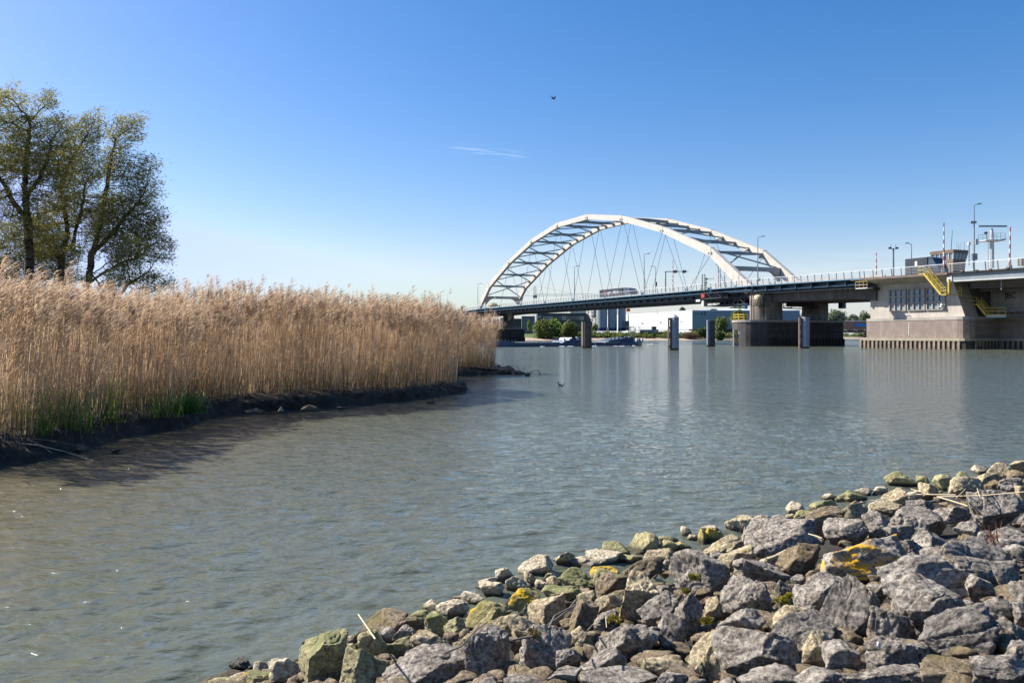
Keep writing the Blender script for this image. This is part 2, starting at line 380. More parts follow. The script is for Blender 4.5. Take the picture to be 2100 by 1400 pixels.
mb = MB(B); mb.tube((86, LW+1.6, 11.2), (117, LW+1.6, 10.8), .09, n=8); mb.build('service_pipe', galv, sp)
mb = MB(B)
pr = [(84,9.35),(108,9.1),(112,9.15),(117.3,8.45),(117.3,10.95),(84,11.3)]
mb.extr([(a, b) for a, b in pr], 1, -1.2, WF+1.5); mb.build('concrete_beam', conc_dark, sp)
railing(sp, 87.9, 117.2)
traffic_barrier(sp, 87.9, 117.2)

# ---------------------------------------------------------------- river pier under the right end of the arch
def capsule(tc, w0, w1, r, n=14, round_far=False):
    pts = [(tc + r*math.cos(math.pi + math.pi*i/n), w0 + r + r*math.sin(math.pi + math.pi*i/n)) for i in range(n+1)]
    if round_far: pts += [(tc + r*math.cos(math.pi*i/n), w1 - r + r*math.sin(math.pi*i/n)) for i in range(n+1)]
    else: pts += [(tc + r, w1), (tc - r, w1)]
    return pts
def river_pier(tc, label, w0, w1, cols, top=5.45, r=4.6, z1=10.7, mk=True):
    pr_ = thing('bridge_pier', B(tc, (w0+w1)/2, 0), label, 'bridge pier', 'river piers of the arch')
    mb = MB(B); mb.prism(capsule(tc, w0, w1, r), -1.5, top-.45, 0)
    mb.build('pier_body', pier_black, pr_)
    mb = MB(B); mb.prism(capsule(tc, w0-.12, w1+.12, r+.12), top-.44, top, 0); mb.build('pier_cap', conc, pr_)
    for cw, hw, ht in cols:
        mb = MB(B); n = 24; pts = []
        for i in range(n):
            q = 2*math.pi*i/n; s = math.sin(q); pts.append((tc + ht*math.cos(q), cw + (hw-ht)*(1 if s > 0 else -1) + ht*s))
        mb.prism(pts, top, z1, 0, True); mb.build('column', conc_dark if not mk else conc_col, pr_)
    mb = MB(B)       # ribs of the sheet piling round the foot
    for w in lin(w0+r, w1, .9): mb.box(tc+r, tc+r+.22, w-.22, w+.22, -.6, 1.55)
    ribbon_z = (1.5, 2.9, 4.1)
    for z in ribbon_z: mb.box(tc+r, tc+r+.1, w0+r, w1, z, z+.18)
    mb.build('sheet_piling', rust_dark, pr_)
    mb = MB(B)
    for w in lin(w0+2.2, w1-.4, 1.6):
        if abs(w - cols[0][0]) < 3.4: pass
        mb.tube((tc+r-.5, w, top), (tc+r-.5, w, top+1.1), .04, n=5)
    mb.bar((tc+r-.5, w0+2.2, top+1.1), (tc+r-.5, w1-.4, top+1.1), .06, .06); mb.bar((tc+r-.5, w0+2.2, top+.6), (tc+r-.5, w1-.4, top+.6), .05, .05)
    mb.build('handrail', galv, pr_)
    return pr_
rp = river_pier(88, 'dark river pier with two columns under the near end of the arch', -7.9, 16.9, [(-.3, 3.6, 2.6), (13.4, 2.9, 2.3)])
mb = MB(B)
mb.box(86.6, 89.6, -7.3, -7.1, 5.5, 5.62)
for t, w in ((86.3,-7.6),(87.4,-8.0),(88.6,-8.0),(89.7,-7.6),(86.2,-6.2),(89.8,-6.2)): mb.tube((t,w,5.45),(t,w,6.65),.07,n=6)
for z in (6.1, 6.65):
    for a, b in (((86.3,-7.6),(87.4,-8.0)),((87.4,-8.0),(88.6,-8.0)),((88.6,-8.0),(89.7,-7.6)),((86.2,-6.2),(86.3,-7.6)),((89.8,-6.2),(89.7,-7.6)),((86.2,-6.2),(89.8,-6.2))):
        mb.bar((*a,z),(*b,z),.12,.14)
mb.build('ladder_guard', yellow_p, rp)
mb = MB(B)
for w in (-6.9, -6.3): mb.tube((91.2, w, 5.45),(91.2, w, 11.5), .09, n=6)
for z in lin(5.8, 11, .45): mb.tube((91.2,-6.9,z),(91.2,-6.3,z),.035,n=5)
mb.tube((91.0,-3.6,5.45),(91.0,-3.6,11.2),.14,n=8)
mb.box(89.2,92.0,-5.4,-2.9,8.4,8.52)
for t, w in ((89.2,-5.4),(92,-5.4),(92,-2.9),(90.6,-5.4)): mb.tube((t,w,8.5),(t,w,9.6),.05,n=5)
for z in (9.05, 9.6): mb.bar((89.2,-5.4,z),(92,-5.4,z),.06,.06); mb.bar((92,-5.4,z),(92,-2.9,z),.06,.06)
mb.build('access_ladder', dark_steel, rp)
mb = MB(B); mb.lathe((90.2,-4.3,8.55), [(1.0,0),(1.05,.1),(1.05,1.5),(.8,2.0),(.2,2.2)], 14); mb.build('equipment_cabin', M('cream_tank', (.62,.52,.32), .5), rp)
# height gauge board
gb = thing('height_gauge', B(85.6, -8.9, 0), 'yellow and dark striped clearance gauge board with red digits on the pier nose', 'gauge board')
gx = P(1505.2, 700, 164.2).x; gx2 = P(1514.3, 700, 164.2).x; gy = 164.2
def zpy(py, y): return EYE + (HY - py)*y/F
mb = MB(); mb.box(gx-.04, gx2+.04, gy+.02, gy+.14, -.4, zpy(675.4,gy)); mb.build('board', white_p, gb)
for (a, b, mt) in ((676.2,684.8,yellow_p),(685.3,692.6,dark_steel),(693.0,701.8,yellow_p),(702.3,708.2,fascia_brown)):
    mb = MB(); mb.box(gx+.05, gx2-.05, gy-.02, gy+.02, zpy(b,gy), zpy(a,gy)); mb.build('panel', mt, gb)
for s, a, b, mt in (('13',676.6,684.4,orange_p),('8',685.6,692.3,white_p),('12',693.4,701.4,orange_p),('5',702.4,708,white_p)):
    pass
def text(s, name, loc, right, size, mat_, parent, up=Vector((0,0,1)), depth=.02, width=None):
    cu = bpy.data.curves.new(name, 'FONT'); cu.body = s; cu.size = size; cu.extrude = depth; cu.align_x = 'CENTER'; cu.align_y = 'CENTER'
    tmp = bpy.data.objects.new(name, cu); C.objects.link(tmp)
    bpy.context.view_layer.update()
    me = bpy.data.meshes.new_from_object(tmp); C.objects.unlink(tmp); bpy.data.objects.remove(tmp)
    right = right.normalized(); nrm = right.cross(up).normalized()
    xs = [v.co.x for v in me.vertices] or [0]; wd = max(xs) - min(xs); k = width/wd if width else 1
    off = parent.location if parent.parent is None else parent.location + parent.parent.location
    for v in me.vertices:
        c = v.co; v.co = Vector(loc) + right*c.x*k + up*c.y + nrm*c.z - off
    me.materials.clear(); me.materials.append(mat_); me.name = name
    o = bpy.data.objects.new(name, me); C.objects.link(o); o.parent = parent; return o
for s, a, b, mt in (('7',676.6,684.4,orange_p),('8',685.6,692.3,white_p),('2',693.4,701.4,orange_p),('5',702.4,708,white_p)):
    text(s, 'numeral', ((gx+gx2)/2, gy-.04, zpy((a+b)/2, gy)), Vector((1,0,0)), abs(b-a)*gy/F*1.15, mt, gb)
mb = MB(); c = P(1517.6, 681, 164.6)
mb.box(c.x-.28, c.x+.28, c.y, c.y+.25, c.z-.35, c.z+.3); mb.box(c.x-.1,c.x+.1,c.y-.2,c.y,c.z-.4,c.z-.2)
o = mb.build('pier_lamp', white_p); tag(o, 'small white lamp box beside the yellow gauge board on the dark pier', 'lamp')
rp2 = river_pier(-88, 'shaded river pier carrying the far end of the arch behind the barge', -8.6, 21.5, [(.3, 3.6, 2.6), (16.2, 2.4, 2.0)], top=5.5, mk=False)
# suspended inspection scaffolds
def truss(par, t0, t1, w0, w1, z0, z1, bay=2.2, name='scaffold'):
    mb = MB(B)
    for w in (w0, w1):
        mb.bar((t0,w,z0),(t1,w,z0),.2,.22); mb.bar((t0,w,z1),(t1,w,z1),.16,.16)
        ts = lin(t0, t1, bay)
        for i, t in enumerate(ts):
            mb.bar((t,w,z0),(t,w,z1),.12,.12,up=(1,0,0))
            if i: mb.bar((ts[i-1],w,z0 if i%2 else z1),(t,w,z1 if i%2 else z0),.1,.1,up=(0,1,0.01))
    mb.box(t0, t1, w0, w1, z0-.12, z0-.02)
    return mb.build(name, dark_steel, par)
sc = thing('inspection_cradle', B(76, 1, 9.5), 'dark travelling inspection cradle hanging under the arch deck beside the river pier', 'cradle')
truss(sc, 70.5, 84, -2.6, 2.5, 9.05, 10.5); truss(sc, 72, 79, LW-.5, -3.2, 10.6, 11.9, 1.6)
mb = MB(B)
for t in (72.2, 73.2): mb.tube((t, LW-.45, 10.4),(t, LW-.45, 16.2),.09,n=6)
for z in lin(10.6, 16, .6): mb.tube((72.2,LW-.45,z),(73.2,LW-.45,z),.05,n=5)
mb.bar((73.2,LW-.45,15.0),(76.5,LW-.45,15.0),.1,.1); mb.build('mast', dark_steel, sc)
mb = MB(B); mb.box(72.1,73.3,LW-.7,LW-.5,10.9,11.7); mb.build('warning_panel', red_p, sc)
mb = MB(B); mb.box(70.3,71.8,LW-.8,LW-.2,10.0,10.5); mb.box(69.6,70.4,-3.2,-2.2,9.0,10.3); mb.build('floodlight', white_p, sc)
mb = MB(B)
for k in range(6): mb.box(74+k*1.5, 74.7+k*1.5, -1.5, .5, 9.15, 9.9+.2*(k%2))
mb.build('equipment_box', dark_steel, sc)
sc = thing('inspection_cradle', B(92, 8, 9.5), 'second dark inspection cradle slung between the two columns of the river pier', 'cradle')
truss(sc, 88.5, 91, 4.0, 11.0, 8.1, 10.6, 1.3)
mb = MB(B)
for w in (8.5, 10): mb.bar((90, w, 5.5),(90, w, 8.1),.1,.1,up=(1,0,0))
mb.bar((90,8.5,5.5),(90,10,6.8),.07,.07,up=(1,0,0)); mb.bar((90,10,6.8),(90,8.5,8),.07,.07,up=(1,0,0)); mb.build('hanging_ladder', dark_steel, sc)
mb = MB(B)
for k in range(4): mb.box(88.9,90.6,4.4+k*1.7,5.3+k*1.7,8.4,9.5+.3*(k%2))
mb.build('equipment_box', dark_steel, sc)
o = MB(B); o.box(91.2,92.4,16.9,17.9,8.1,10.6); o = o.build('control_cabinet', deck_blue); tag(o, 'dark blue cabinet hanging beside the right column of the river pier', 'cabinet')
# signs at the span end
sg = thing('letter_sign', B(83.5, LW-.35, 11), 'pale metal letter sign fixed on the dark bridge edge above the pier', 'sign')
q = B(84, LW-.4, 0); y0 = q.y
c = P(1531, 597, y0)
mb = MB(); mb.box(c.x-.1, c.x+.95, c.y+.15, c.y+.25, c.z-.7, c.z+.75); mb.build('mount', dark_steel, sg)
text('B', 'letter', (c.x, c.y+.02, c.z), Vector((1,0,0)), 1.75, white_p, sg, depth=.08)
text(')', 'letter', (c.x+.62, c.y+.05, c.z+.1), Vector((1,0,0)), 1.2, white_p, sg, depth=.06)
c = P(1529.8, 627.5, 172)
bs = thing('hanging_sign', (c.x, c.y, c.z), 'blue rectangular sign with a darker letter hanging below the bridge beside the pier', 'sign')
mb = MB(); mb.box(c.x-.38, c.x+.38, c.y, c.y+.08, c.z-.65, c.z+.65); mb.build('panel', blue_sign, bs)
mb = MB(); mb.tube((c.x,c.y+.05,c.z+.65),(c.x,c.y+.05,9.2),.05); mb.build('hanger_rod', dark_steel, bs)
text('m', 'letter', (c.x-.03, c.y-.02, c.z+.05), Vector((1,0,0)), .75, navy, bs)
c = P(1455, 596, 181)
o = thing('navigation_sign', (c.x, c.y, c.z), 'small teal and white wedge shaped navigation board on the deck edge', 'sign')
mb = MB(); mb.add([(c.x-.55,c.y,c.z+.7),(c.x+.1,c.y,c.z+.7),(c.x+.1,c.y,c.z-.6),(c.x-.55,c.y+.1,c.z+.7),(c.x+.1,c.y+.1,c.z+.7),(c.x+.1,c.y+.1,c.z-.6)],[(0,2,1),(3,4,5),(0,1,4,3),(1,2,5,4),(2,0,3,5)]); mb.build('teal_face', teal_p, o)
mb = MB(); mb.box(c.x+.11,c.x+.5,c.y,c.y+.1,c.z-.45,c.z+.75); mb.build('white_face', white_p, o)

# ================================================================ BASCULE PIER (right)
T0, T1, T2 = t_at(1785, -.7), t_at(1941, -.7), 175
bp = thing('bascule_pier', B(130, 5, 0), 'massive concrete and brick bascule pier with gridded windows rising from the river', 'bridge pier')
mb = MB(B)
mb.box(T0, T1, -.7, 17, 5.2, 12.3)
mb.add([(T1,-.71,11),(T1,-.71,5.2),(T1+3.3,-.71,5.2),(T1+1.2,-.71,11),(T1,2.5,11),(T1,2.5,5.2),(T1+3.3,2.5,5.2),(T1+1.2,2.5,11)],[(0,1,2,3),(4,7,6,5),(0,3,7,4),(3,2,6,7),(1,5,6,2)])
mb.box(T1, T2, 7.2, 17, 5.2, 12.0)
mb.build('wall', conc_wall, bp)
wall = [o for o in bp.children][0]
cor = [(T0-.5,-1.1),(T1+2.2,-1.1)] + [(T1+2.2+1.8*math.sin(q), -1.1+1.8-1.8*math.cos(q)) for q in (.5,1.0,1.57)] + [(T1+4.0,6.6),(T2,6.6),(T2,17.5),(T0-.5,17.5)]
def grow(pts, d): 
    c = ((T0+T2)/2, 8); return [(p[0] + (d if p[0] > c[0] else -d) * (0 if p[0] > T1+5 and p[0] < T2-1 else 1), p[1] - d if p[1] < 10 else p[1] + d) for p in pts]
mb = MB(B); mb.prism([(a, b-.06) for a, b in cor], 4.75, 5.25); mb.build('ledge', conc, bp)
mb = MB(B); mb.prism(cor, 1.75, 4.745); mb.build('brick_base', brick, bp)
cor2 = [(T0-1.3,-1.9),(T1+3.2,-1.9)] + [(T1+3.2+1.6*math.sin(q), -1.9+1.6-1.6*math.cos(q)) for q in (.5,1.0,1.57)] + [(T1+4.9,5.7),(T2,5.7),(T2,18.5),(T0-1.3,18.5)]
mb = MB(B); mb.prism(cor2, 1.32, 1.745); mb.build('base_rim', M('base_rim_concrete', (.40,.36,.26), .85, 0, .15, .5, .4), bp)
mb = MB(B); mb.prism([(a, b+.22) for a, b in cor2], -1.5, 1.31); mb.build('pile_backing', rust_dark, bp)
mb = MB(B)
for t in lin(T0-1.2, T1+3.0, .86): mb.box(t-.2, t+.2, -1.86, -1.67, -.8, 1.3)
for t in lin(T1+5, T2, .86): mb.box(t-.2, t+.2, 5.72, 5.92, -.8, 1.3)
for w in lin(-.2, 5.4, .8): mb.box(T1+4.75, T1+4.9, w-.2, w+.2, -.8, 1.3)
mb.build('sheet_piling', rust_pile, bp)
mb = MB(B); tm = t_at(1863.5,-1.1); mb.box(tm-.04,tm+.04,-1.13,-1.09,2.3,4.5); tm = t_at(2048,6.6); mb.box(tm-.04,tm+.04,6.57,6.61,2.3,4.5); mb.build('expansion_joint', white_p, bp)
for a, b in ((1826,1858.5),(1863.5,1897.5),(1902,1938.5)):
    ta, tb = t_at(a,-.7), t_at(b,-.7); z0, z1 = 6.55, 10.1
    mb = MB(B)
    mb.box(ta-.09, tb+.09, -1.0, -.72, z0-.12, z0); mb.box(ta-.09, tb+.09, -1.0, -.72, z1, z1+.1)
    for k in range(4):
        t = ta + (tb-ta)*k/3; mb.box(t-.09, t+.09, -1.0, -.72, z0, z1)
    for k in (1, 2):
        z = z0 + (z1-z0)*k/3
        for j in range(3): mb.box(ta+(tb-ta)*j/3+.1, ta+(tb-ta)*(j+1)/3-.1, -1.0, -.72, z-.11, z+.11)
    fr = mb.build('window', conc, bp)
    for j in range(3):
        for k in range(3):
            mb = MB(B); x0 = ta+(tb-ta)*j/3+.1; x1 = ta+(tb-ta)*(j+1)/3-.1; y0_ = z0+(z1-z0)*k/3+.09; y1_ = z0+(z1-z0)*(k+1)/3-.09
            mb.box(x0, x1, -.76, -.74, y0_, y1_); mb.build('pane', glass_pale, fr)
mb = MB(B); ta, tb = t_at(1791,-.7), t_at(1798,-.7); mb.box(ta,tb,-.76,-.72,8.7,10.2); mb.build('window', glass, bp)
mb = MB(B); mb.box(ta-.1,tb+.7,-2.0,-.72,10.35,10.75); mb.build('lamp_shelf', dark_steel, bp)
mb = MB(B); tf = t_at(1932,-1.05); mb.lathe((tf,-1.15,6.75),[(.15,0),(.25,.1),(.25,.5),(.1,.7)],10); mb.box(tf-.5,tf-.1,-1.2,-1.0,6.85,7.0); mb.build('camera', white_p, bp)
ts = lin(T0-1, 134, 3)
mb = MB(B); ribbon(mb, [(LW+.05,.04),(LW+.3,.04),(LW+.3,-.34),(LW+.05,-.34)], ts); mb.build('deck_edge', fascia_brown, bp)
mb = MB(B); ribbon(mb, [(LW+.3,0),(RW,0),(RW,-.35),(LW+.3,-.35)], lin(117.3,134,3)); 
ribbon(mb, [(LW+.6,-.36),(-.72,-.36),(-.72,-1.15)], lin(T0, 133, 3)); mb.build('deck', conc, bp)
mb = MB(B); ribbon(mb, [(w_, z_) for w_, z_ in ((LW+.3,.012),(LW+.45,.012),(LW+.45,-.0),(LW+.3,0))], [118,119]); 
railing(bp, 117.4, 133.6)
mb = MB(B)
a, b = t_at(1762,LW), t_at(1786,LW); mb.box(a,b,LW-.9,LW+.4,10.45,10.6)
mb.build('balcony_floor', white_p, bp)
mb = MB(B)
for t in lin(a,b,.7):
    mb.tube((t,LW-.9,10.6),(t,LW-.9,11.7),.05,n=5)
for z in (11.1,11.7): mb.bar((a,LW-.9,z),(b,LW-.9,z),.07,.07)
mb.build('balcony_rail', yellow_p, bp)
# doorway, letters and shelf on the shaded wall
mb = MB(B); ta = t_at(2017,7.2); tb = t_at(2029,7.2); mb.box(ta,tb,7.15,7.19,5.3,8.3); mb.build('door', M('dark_red_door', (.10,.02,.03), .7), bp)
tg = t_at(2073,7.2); text('JBC', 'painted_letters', B(tg, 7.12, 8.6), Vector((CN,-SN,0)), 1.3, navy, bp)
mb = MB(B); mb.box(t_at(2045,6.5),T2,6.2,7.18,5.9,6.6); mb.box(t_at(2005,6.5),t_at(2062,6.5),4.4,7.1,4.95,5.2); mb.build('wall_shelf', conc, bp)
mb = MB(B); mb.box(T1+.2, T1+2, 2.6, 7.2, 5.2, 11.5); mb.build('inner_wall', conc_dark, bp)

# yellow access stairs
ys = thing('access_stairs', B(131, LW-.5, 5), 'bright yellow steel access stairs descending from the deck edge past the windows', 'stairs')
def flight(par, ta, za, tb, zb, w0, w1, mat_, mat2=None):
    mb = MB(B)
    for w in (w0, w1): mb.bar((ta,w,za),(tb,w,zb),.08,.3)
    mb.build('stringer', mat_, par)
    mb = MB(B); n = max(3, int(abs(zb-za)/.22))
    for i in range(n+1):
        f = i/n; t = ta+(tb-ta)*f; z = za+(zb-za)*f; mb.box(t-.13,t+.13,w0+.05,w1-.05,z-.02,z+.03)
    mb.build('treads', mat_, par)
    mb = MB(B)
    for w in (w0, w1):
        for h in (1.05, .55): mb.tube((ta,w,za+h),(tb,w,zb+h),.045,n=6)
        for i in range(5):
            f = i/4; t = ta+(tb-ta)*f; z = za+(zb-za)*f; mb.tube((t,w,z),(t,w,z+1.05),.04,n=6)
    mb.build('handrail', mat_, par)
def landing(par, ta, tb, z, w0, w1, mat_):
    mb = MB(B); mb.box(ta,tb,w0,w1,z-.15,z); mb.build('landing', mat_, par)
    mb = MB(B)
    for h in (1.05,.55):
        mb.tube((ta,w0,z+h),(tb,w0,z+h),.045,n=6)
    for t in lin(ta,tb,.9): mb.tube((t,w0,z),(t,w0,z+1.05),.04,n=6)
    mb.build('handrail', mat_, par)
sw0, sw1 = LW-1.1, LW-.1
ta, tb = t_at(1894, sw0), t_at(1929, sw0)
za, zb = z_at(1894, 560.5, sw0), z_at(1929, 603.5, sw0)
landing(ys, t_at(1883,sw0), ta, za, sw0, sw1, yellow_p); flight(ys, ta, za, tb, zb, sw0, sw1, yellow_p)
tc = t_at(1940, sw0); landing(ys, tb, tc, zb, sw0, sw1, yellow_p)
mb = MB(B); mb.tube((tc-.15,sw0+.9,zb),(tc-.15,sw0+.9,zb+2.4),.22,n=8); mb.build('post', yellow_p, ys)
landing(ys, tc-.3, t_at(1966,-1.6), zb+.05, -1.7, -.75, yellow_p)
mb = MB(B); mb.box(tc-.5, tc, sw1-.05, -1.7, zb-.1, zb+.02); mb.build('landing', yellow_p, ys)
ys2 = thing('access_stairs', B(136, 4, 5), 'shaded lower yellow stairs running down the pier recess to the ledge', 'stairs')
w0, w1 = 1.5, 2.5
ta, tb = t_at(1966,w0), t_at(1982,w0); za = z_at(1966,603,w0); zb = z_at(1982,624,w0)
flight(ys2, ta, za, tb, zb, w0, w1, yellow_p); landing(ys2, tb, t_at(2003,w0), zb, w0, w1, yellow_p)
ta, tb2 = t_at(2003,w0), t_at(2021,w0); zc = z_at(2021,645,w0); flight(ys2, ta, zb, tb2, zc, w0, w1, yellow_p)
landing(ys2, tb2, t_at(2062,w0), zc, w0, w1, yellow_p)
mb = MB(B); mb.bar((t_at(1985,w0),w0+.4,zb-.1),(t_at(1977,w0),w1+1.2,zb-1.6),.1,.12); mb.box(tb2, t_at(2062,w0), w0+.05, 6.6, zc-.5, zc-.16); mb.build('support', galv, ys2)

# bascule span
bs2 = thing('bascule_span', B(150, 7, 11.5), 'grey steel bascule deck with a pale lower flange at the right edge', 'bridge span')
TB = lin(134.0, 178, 4)
mb = MB(B); ribbon(mb, [(LW+.1,0),(RW,0),(RW,-.2),(LW+.1,-.2)], TB); mb.build('deck', asphalt, bs2)
mb = MB(B); ribbon(mb, [(LW+.55,-.21),(LW+.67,-.21),(LW+.67,-1.32),(LW+.55,-1.32)], TB); mb.build('edge_girder', grey_girder, bs2)
mb = MB(B); ribbon(mb, [(LW+.15,-1.33),(LW+1.05,-1.33),(LW+1.05,-1.5),(LW+.15,-1.5)], TB); mb.build('flange', flange_white, bs2)
mb = MB(B)
ribbon(mb, [(LW+1.3,-1.25),(1.0,-1.35),(1.0,-1.5),(LW+1.3,-1.45)], TB)
for w, d in ((1.0,2.3),(3.2,2.7),(12,2.7),(14,2.3)): ribbon(mb, [(w,-.21),(w+.3,-.21),(w+.3,-d),(w,-d)], TB); ribbon(mb, [(w-.3,-d),(w+.6,-d),(w+.6,-d-.12),(w-.3,-d-.12)], TB)
for t in TB: mb.box(t-.1,t+.1,LW+.7,RW-1,zd(t)-1.2,zd(t)-.22)
mb.build('main_girder', under_brown, bs2)
mb = MB(B); tt = t_at(2042.5,LW); mb.tube((tt,LW+1.2,10.6),(tt,LW+1.2,9.0),.09,n=6); mb.build('drain_pipe', galv, bs2)
mb = MB(B); mb.box(133.7,134.5,LW+.4,LW+1.6,10.7,11.6); mb.build('bearing_box', white_p, bs2)
railing(bs2, 134.2, 178, st=1.9); 
mb = MB(B)
for t in (136.5, 139, 141.2, 143.8): mb.box(t-.25,t+.25,LW-.02,LW+.1,zd(t)-.02,zd(t)+.16)
mb.build('reflector', fascia_brown, bs2)

# ================================================================ THINGS ON THE BRIDGE
def pole_lamp(px, py, w, arm_px, label, extra=None, name='street_lamp', thick=.11):
    t = t_at(px, w); b = B(t, w, zd(t)); y = b.y; top = EYE + (HY-py)*y/F
    o = thing(name, b, label, 'street lamp', 'lamp posts along the bridge')
    mb = MB(); mb.tube((b.x,b.y,b.z),(b.x,b.y,b.z+(top-b.z)*.45),thick*1.2,thick,8); mb.tube((b.x,b.y,b.z+(top-b.z)*.45),(b.x,b.y,top-.15),thick,thick*.6,8)
    mb.build('pole', galv, o)
    ax = arm_px*y/F; mb = MB(); mb.tube((b.x,b.y,top-.15),(b.x+ax*.15,b.y,top),thick*.6,n=6); mb.tube((b.x+ax*.15,b.y,top),(b.x+ax*.6,b.y,top+.08),.05,n=6); mb.build('arm', galv, o)
    mb = MB(); x0, x1 = sorted((b.x+ax*.55, b.x+ax)); mb.hexa([(x0,b.y-.12,top+.02),(x1,b.y-.2,top+.12),(x1,b.y+.2,top+.12),(x0,b.y+.12,top+.02)],[(x0,b.y-.12,top+.2),(x1,b.y-.2,top+.24),(x1,b.y+.2,top+.24),(x0,b.y+.12,top+.2)]); mb.build('lamp_head', dark_steel, o)
    if extra:
        for dz, wd, ht, mt, sx in extra:
            mb = MB(); mb.box(b.x-wd/2+sx, b.x+wd/2+sx, b.y-.25, b.y+.25, top-dz-ht, top-dz); mb.build('equipment_box', mt, o)
    return o
pole_lamp(903, 598, -1.2, 8, 'leftmost slim lamp post, beyond the white arch above the reeds')
pole_lamp(980, 582, -1.2, 8, 'slim lamp post standing just left of the foot of the white arch')
pole_lamp(1070, 566, 18.6, -7, 'thin lamp post seen behind the lower left bracing of the arch')
pole_lamp(1178, 546, -1.2, 10, 'lamp post left of the dark lorry, framed by the hangers')
pole_lamp(1321, 521, -1.2, 12, 'lamp post right of the dark lorry on the near side of the deck')
pole_lamp(1344.5, 547, 18.6, -9, 'shorter far side lamp post with a box, between lorry and signal gantry', [(4.6,.45,1.3,dark_steel,.15)])
pole_lamp(1477, 543, 18.6, -10, 'far side lamp post with its arm to the left, behind the arch foot')
pole_lamp(1554, 486, -1.2, 14, 'tall lamp post with camera boxes in front of the right arch foot', [(4.0,.5,.6,galv,.45),(8.8,.5,.6,dark_steel,.25)])
pole_lamp(1869, 500, 18.6, -12, 'far side lamp post beside the box lorry, arm to the left', [(5.6,.6,.5,dark_steel,0)])
pole_lamp(1997.5, 420, -1.0, 14, 'tallest lamp post, next to the radar mast at the right edge', [(2.6,.9,.35,galv,-.2),(5.4,.5,.9,white_p,.3),(7.7,.8,1.0,galv,0)])
# camera mast
t = t_at(1832, 18.6); b = B(t, 18.6, zd(t)); top = EYE + (HY-505)*b.y/F
o = thing('camera_mast', b, 'short dark mast with two small cameras left of the box lorry', 'mast')
mb = MB(); mb.tube((b.x,b.y,b.z),(b.x,b.y,top-.4),.2,.16,8); mb.build('pole', galv, o)
for s in (-1, 1):
    mb = MB(); mb.tube((b.x,b.y,top-.7),(b.x+s*.7,b.y,top-.4),.06); mb.box(b.x+s*.7-.25,b.x+s*.7+.25,b.y-.2,b.y+.2,top-.55,top-.2); mb.tube((b.x+s*.5,b.y,top-.2),(b.x+s*.5,b.y,top+.4),.04); mb.build('camera', dark_steel, o)
def striped(px, py, w, label, r=.11, px_top=None):
    t = t_at(px, w); b = B(t, w, zd(t)-.2); top = EYE + (HY-py)*b.y/F; dx = ((px_top or px)-px)*b.y/F
    o = thing('barrier_arm', b, label, 'barrier', 'raised red and white barrier arms')
    mb = MB(); n = max(9, int((top-b.z)/.75))
    for i in range(n):
        a, c = i/n, (i+1)/n
        mb.tube((b.x+dx*a,b.y,b.z+1+(top-b.z-1)*a),(b.x+dx*c,b.y,b.z+1+(top-b.z-1)*c),r*(1.15-.5*a),r*(1.15-.5*c),6,i%2,False)
    mb.build('arm', [red_p, white_p], o)
    mb = MB(); mb.box(b.x-.25,b.x+.25,b.y-.3,b.y+.3,b.z,b.z+1.1); mb.build('housing', galv, o)
striped(1935.5, 457, -2.5, 'tallest raised red and white barrier arm in front of the control tower', .13)
striped(2070, 466, 1.2, 'raised red and white barrier arm at the far right beside the radar mast', .13, 2072)
striped(1797, 518, 17, 'short raised red and white barrier arm left of the box lorry', .12)
striped(1380, 530, 17.5, 'raised barrier arm seen behind the left lamp of the signal gantry', .12)
striped(1473, 545, 17.5, 'left one of the pair of raised barrier arms under the arch foot', .13)
striped(1486, 556, 17.5, 'right, shorter one of the pair of raised barrier arms under the arch foot', .13)
# signal gantry
t = t_at(1365, 17); b = B(t, 17, zd(t)); yy = b.y; k = yy/F
o = thing('signal_gantry', b, 'grey cantilever signal gantry with two round shielded lights over the road', 'gantry')
zb = EYE + (HY-557)*k
mb = MB(); mb.tube((b.x,b.y,b.z),(b.x,b.y,zb+.1),.19,.16,8); mb.build('pole', galv, o)
mb = MB(); mb.tube((b.x,b.y,zb),(b.x+47*k,b.y,zb+.05),.13,.08,8); mb.build('beam', galv, o)
for dx in (19.5, 38):
    mb = MB(); c = (b.x+dx*k, b.y-.1, zb)
    n = 14; fr = [(c[0]+.62*math.cos(q)*1.0, c[2]+.45*math.sin(q)) for q in [2*math.pi*i/n for i in range(n)]]
    mb.extr(fr, 1, c[1]-.3, c[1]+.1); mb.build('signal_shield', dark_steel, o)
    mb = MB(); mb.tube((c[0],c[1]-.31,c[2]),(c[0],c[1]-.36,c[2]),.22,n=10); mb.build('signal_lamp', white_p, o)
mb = MB(); mb.box(b.x-.35,b.x+.3,b.y-.25,b.y+.25,b.z+.9,b.z+2.2); mb.build('control_box', galv, o)
t = t_at(1448, -2); b = B(t, -2, zd(t)); o = thing('camera_post', b, 'short dark camera post on the deck left of the teal sign', 'mast')
mb = MB(); mb.tube(b, b+Vector((0,0,2.6)), .08); mb.build('pole', dark_steel, o); mb = MB(); mb.box(b.x-.3,b.x+.25,b.y-.2,b.y+.2,b.z+1.6,b.z+1.9); mb.box(b.x-.1,b.x+.3,b.y-.2,b.y+.2,b.z+2.5,b.z+2.9); mb.build('camera', dark_steel, o)

